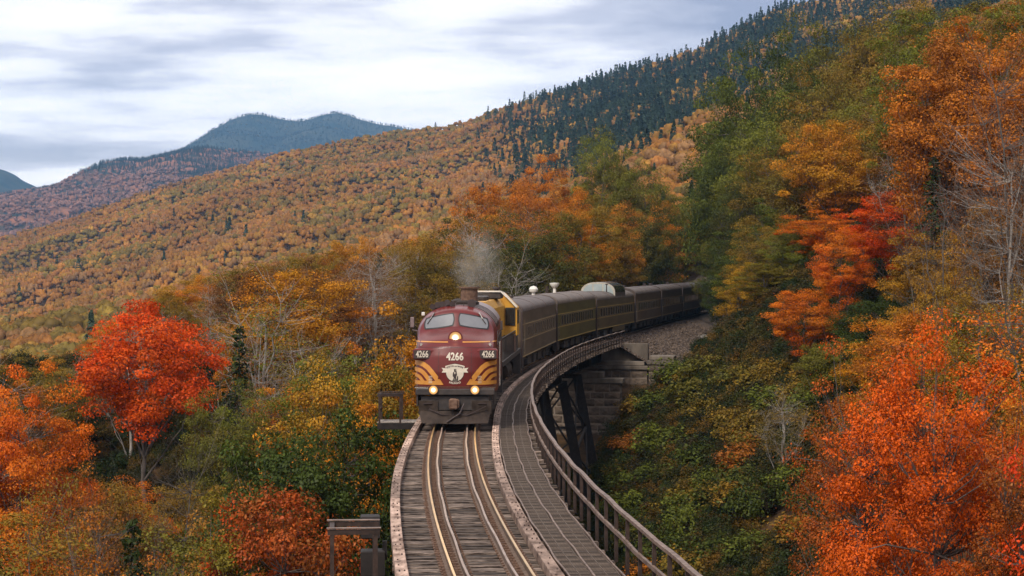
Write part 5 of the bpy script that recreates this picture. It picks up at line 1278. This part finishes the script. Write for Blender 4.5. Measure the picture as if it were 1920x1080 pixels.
# -------- passenger cars
CARS = [
 ((.105, .076, .055), (.060, .042, .030), (.125, .092, .080), 24.3, 'dusty brown grey passenger car with a black roof stack, right behind the yellow locomotive', [3.6, 4.5, 5.4, 7.2, 9.0, 10.6, 12.2, 13.8, 15.4, 17.0, 18.6, 20.2, 21.8]),
 ((.090, .074, .026), (.058, .045, .018), (.155, .115, .092), 24.15, 'olive green passenger car in front of the dome car', [2.6 + 1.45 * i for i in range(14)]),
 ((.095, .066, .032), (.060, .042, .022), (.105, .075, .058), 24.15, 'brown passenger car carrying a glazed dome on its roof', [2.4 + 1.5 * i for i in range(14)]),
 ((.080, .050, .030), (.052, .034, .020), (.105, .075, .063), 24.15, 'brown passenger car directly behind the dome car', [3.0 + 1.6 * i for i in range(12)]),
 ((.062, .040, .025), (.042, .028, .018), (.085, .06, .052), 24.15, 'dark brown passenger car, second behind the dome car', [3.0 + 1.9 * i for i in range(10)]),
 ((.050, .036, .020), (.036, .026, .016), (.07, .05, .045), 24.15, 'dark passenger car at the train tail, half hidden by foliage', [3.0 + 1.9 * i for i in range(10)]),
 ((.050, .036, .020), (.036, .026, .016), (.07, .05, .045), 24.15, 'rearmost passenger car, disappearing into the woods', [3.0 + 1.9 * i for i in range(10)])]
m_cs = mat('car_stripe', (.42, .30, .15), (.30, .20, .10), scale=3, rough=.6)
m_cs2 = mat('car_stripe_gold', (.48, .33, .08), (.34, .22, .06), scale=3, rough=.6)
m_wf = mat('window_frame_brown', (.17, .115, .065), (.22, .155, .09), scale=4, rough=.6)
yc = yG + 1.3
for ci, (c1, c2, cr_, L, lb, wins) in enumerate(CARS):
    c1 = tuple(k * 1.35 for k in c1); c2 = tuple(k * 1.25 for k in c2)
    t, yE = vehicle('passenger_car', yc, L, lb, 'railway car', 'passenger cars of the train')
    zt = 4.12 if ci != 2 else 3.98; zs = 3.5 if ci != 2 else 3.36
    mc = mat('car_paint', c1, c2, scale=.9, stretch=(1, .35, 2.2), rough=.5, detail=8, lo=.35, hi=.7, spec=.22); mr = mat('car_roof', cr_, tuple(k * .6 for k in cr_), scale=1.5, rough=.6, detail=8, spec=.3)
    sec = section(1.5, 1.02, zs, zt, 9, .15)
    side = [p for p in sec if p[1] <= zs + .001]
    t.part('body', extrude([(1.5, 1.02), (1.5, zs), (-1.5, zs), (-1.5, 1.02)], 0, L, closed=True), mc)
    t.part('roof', extrude([(x * 1.006, z) for x, z in sec if z >= zs - .001], .0, L), mr, True)
    for yy_ in (.35, L * .33, L * .66, L - .4): t.part('roof_rib', extrude([(x * 1.014, z + .018) for x, z in sec if z >= zs - .001], yy_, yy_ + .07), mr)
    ms = m_cs2 if ci in (1, 2) else m_cs
    for s_ in (-1, 1):
        for zz, hh in ((2.80, .05), (1.94, .05), (1.06, .06)): t.part('trim_line', MB().box((s_ * 1.505, L / 2, zz), (.02, L - .1, hh)), ms)
        zw = 2.37; wh, ww = (.62, .74) if ci else (.60, .70)
        fm = MB().box((0, 0, 0), (.03, ww + .12, wh + .12)).mesh('window', m_wf); pm = MB().box((0, 0, 0), (.03, ww, wh), 0).mesh('pane', m_darkglass)
        for k, wy_ in enumerate(wins):
            small = ci == 0 and k < 3
            o = link('window', fm, t.root, (s_ * 1.506, wy_, zw)); q_ = link('pane', pm, o, (s_ * .009, 0, 0))
            if small: o.scale = (1, .5, .75)
        if ci in (0, 3): t.part('end_door', MB().box((s_ * 1.506, 1.25, 2.1), (.03, .75, 1.9)), m_wf)
    t.part('diaphragm', MB().box((0, -.28, 2.45), (1.3, .56, 2.7)), m_rubber); t.part('diaphragm', MB().box((0, L + .2, 2.45), (1.3, .4, 2.7)), m_rubber)
    for s_ in (-1, 1): t.part('corner_post', MB().bar((s_ * 1.47, -.05, .7), (s_ * 1.47, -.05, zs), .10), m_ink); t.part('end_step', MB().box((s_ * 1.35, .4, .72), (.3, .7, .6)), m_black)
    for s_ in (-1, 1): t.part('grab_iron', MB().bar((s_ * 1.56, .5, 1.3), (s_ * 1.56, .5, 2.2), .03), m_chrome)
    t.part('underframe', MB().box((0, L / 2, .88), (2.5, L - 1, .26)), m_black)
    for k, (a, b) in enumerate(((6.4, 2.4), (10, 1.8), (13.4, 2.6), (17, 1.3))): t.part('equipment_box', MB().box((.95, a, .62), (.75, b, .5), 0, .03).box((-.95, a + .6, .62), (.75, b, .5), 0, .03), m_black)
    if ci == 2: t.part('side_skirt', MB().box((1.48, 13.2, .80), (.05, 8.0, .42)), mc)
    truck(t, 2.6, 2.6); truck(t, L - 2.6, 2.6)
    if ci == 0:
        t.part('roof_stack', MB().cyl((.0, .9, 4.0), (.0, .9, 4.75), .13, n=12).cyl((.0, .9, 4.72), (0, .9, 4.82), .22, n=12).box((.55, 1.0, 4.3), (.7, .5, .12)), m_ink)
        t.part('roof_antenna', MB().lathe((.1, 23.2, 4.1), [(.12, 0), (.12, .18), (.26, .24), (.30, .40), (.20, .56), (.02, .62)], 14), m_white, True)
    if ci == 1:
        t.part('roof_vent', MB().lathe((.0, 10.4, 4.1), [(.12, 0), (.12, .35), (.20, .40), (.34, .62), (.34, .72), (.05, .74)], 14), m_white, True); t.part('roof_vent', MB().cyl((-.7, 11.6, 4.0), (-.7, 11.6, 4.6), .12), m_pilot)
    if ci in (3, 4): t.part('roof_vent', MB().box((.0, 3.2, 4.2), (.34, .5, .3)), m_ink); t.part('roof_vent', MB().box((.1, 21.5, 4.2), (.25, .4, .34)), m_ink)
    if ci == 2:      # dome
        yd0, yd1 = 11.2, 18.0; m_df = mat('dome_frame', (.50, .46, .38), (.38, .34, .27), scale=4, rough=.5); m_dg = mat('dome_glass', (.28, .33, .33), (.36, .41, .40), scale=1.2, rough=.15, spec=.8)
        ds = section(1.46, 3.5, 3.85, 4.72, 10, .20)
        t.part('dome', extrude(ds, yd0 + .08, yd1), mr, True)
        fr = extrude([(x, z) for x, z in ds], yd0, yd0 + .10); dm = t.part('dome_front', fr, m_df)
        def pane_poly(pts, yq): mb = MB(); mb.v = [(x, yq - .02, z) for x, z in pts]; mb.f = [tuple(range(len(pts)))]; return mb
        link('pane', pane_poly([(-.36, 3.72), (.36, 3.72), (.38, 4.56), (-.38, 4.56)], yd0).mesh('pane', m_dg), dm)
        for s_ in (-1, 1):
            arc_ = [(s_ * (.47 + .84 * math.cos(a)), 3.70 + .86 * math.sin(a)) for a in np.linspace(0, math.pi / 2, 10)]
            link('pane', pane_poly([(s_ * .47, 3.70)] + arc_, yd0).mesh('pane', m_dg), dm)
        for k in range(6):
            yk = yd0 + .45 + k * 1.05
            for s_ in (-1, 1):
                sp_ = [(x, z) for x, z in ds if x * s_ > .45 and z > 3.8]; sp_ = [(x * 1.012, z + .012) for x, z in sp_]
                link('side_pane', extrude(sp_, yk, yk + .88, False).mesh('side_pane', m_darkglass), dm)
        t.part('antenna', MB().cyl((.9, yd0 - 1.2, 3.8), (.9, yd0 - 1.2, 4.55), .05).box((.9, yd0 - 1.2, 4.55), (.2, .1, .1)), m_ink)
    yc = yE + 1.0
# ------------------------------------------------------------------ smoke and haze
sm = bpy.data.materials.new('diesel_smoke'); sm.use_nodes = True; n = sm.node_tree.nodes; l = sm.node_tree.links; n.clear()
out = n.new('ShaderNodeOutputMaterial'); v = n.new('ShaderNodeVolumePrincipled'); v.inputs['Color'].default_value = (.80, .76, .72, 1); l.new(v.outputs[0], out.inputs['Volume'])
t = n.new('ShaderNodeTexCoord'); no = n.new('ShaderNodeTexNoise'); no.inputs['Scale'].default_value = 1.1; no.inputs['Detail'].default_value = 4; l.new(t.outputs['Object'], no.inputs[0])
ln = n.new('ShaderNodeVectorMath'); ln.operation = 'LENGTH'; mp = n.new('ShaderNodeMapping'); mp.inputs['Scale'].default_value = (1 / 1.15, 1 / 1.15, 1 / 1.9); l.new(t.outputs['Object'], mp.inputs[0]); l.new(mp.outputs[0], ln.inputs[0])
fall = M(n, l, 'SUBTRACT', 1.0, ln.outputs['Value'], clamp=True)
den_ = M(n, l, 'MULTIPLY', M(n, l, 'MULTIPLY', fall, M(n, l, 'SUBTRACT', no.outputs[0], .40, clamp=True)), 2.5); l.new(den_, v.inputs['Density'])
mb = MB(); mb.lathe((0, 0, 0), [(.02, -1.87)] + [(1.15 * math.cos(a), 1.9 * math.sin(a)) for a in np.linspace(-1.3, 1.3, 9)] + [(.02, 1.87)], 18)
so = link('smoke_plume', mb.mesh('smoke_plume', sm, True), None, (xc(82) + .70, 81.5, 6.15)); tag(so, 'faint grey exhaust smoke drifting above the maroon locomotive', 'smoke', kind='stuff')
hm_ = bpy.data.materials.new('haze_air'); hm_.use_nodes = True; n = hm_.node_tree.nodes; l = hm_.node_tree.links; n.clear()
out = n.new('ShaderNodeOutputMaterial'); v = n.new('ShaderNodeVolumePrincipled'); v.inputs['Color'].default_value = (.30, .60, 1.0, 1); v.inputs['Density'].default_value = HAZE; v.inputs['Anisotropy'].default_value = 0.0
l.new(v.outputs[0], out.inputs['Volume'])
ho = link('haze', MB().box((0, 4045, 310), (9400, 8490, 800)).mesh('haze', hm_)); tag(ho, 'thin blue autumn haze in the valley', 'haze', kind='stuff')
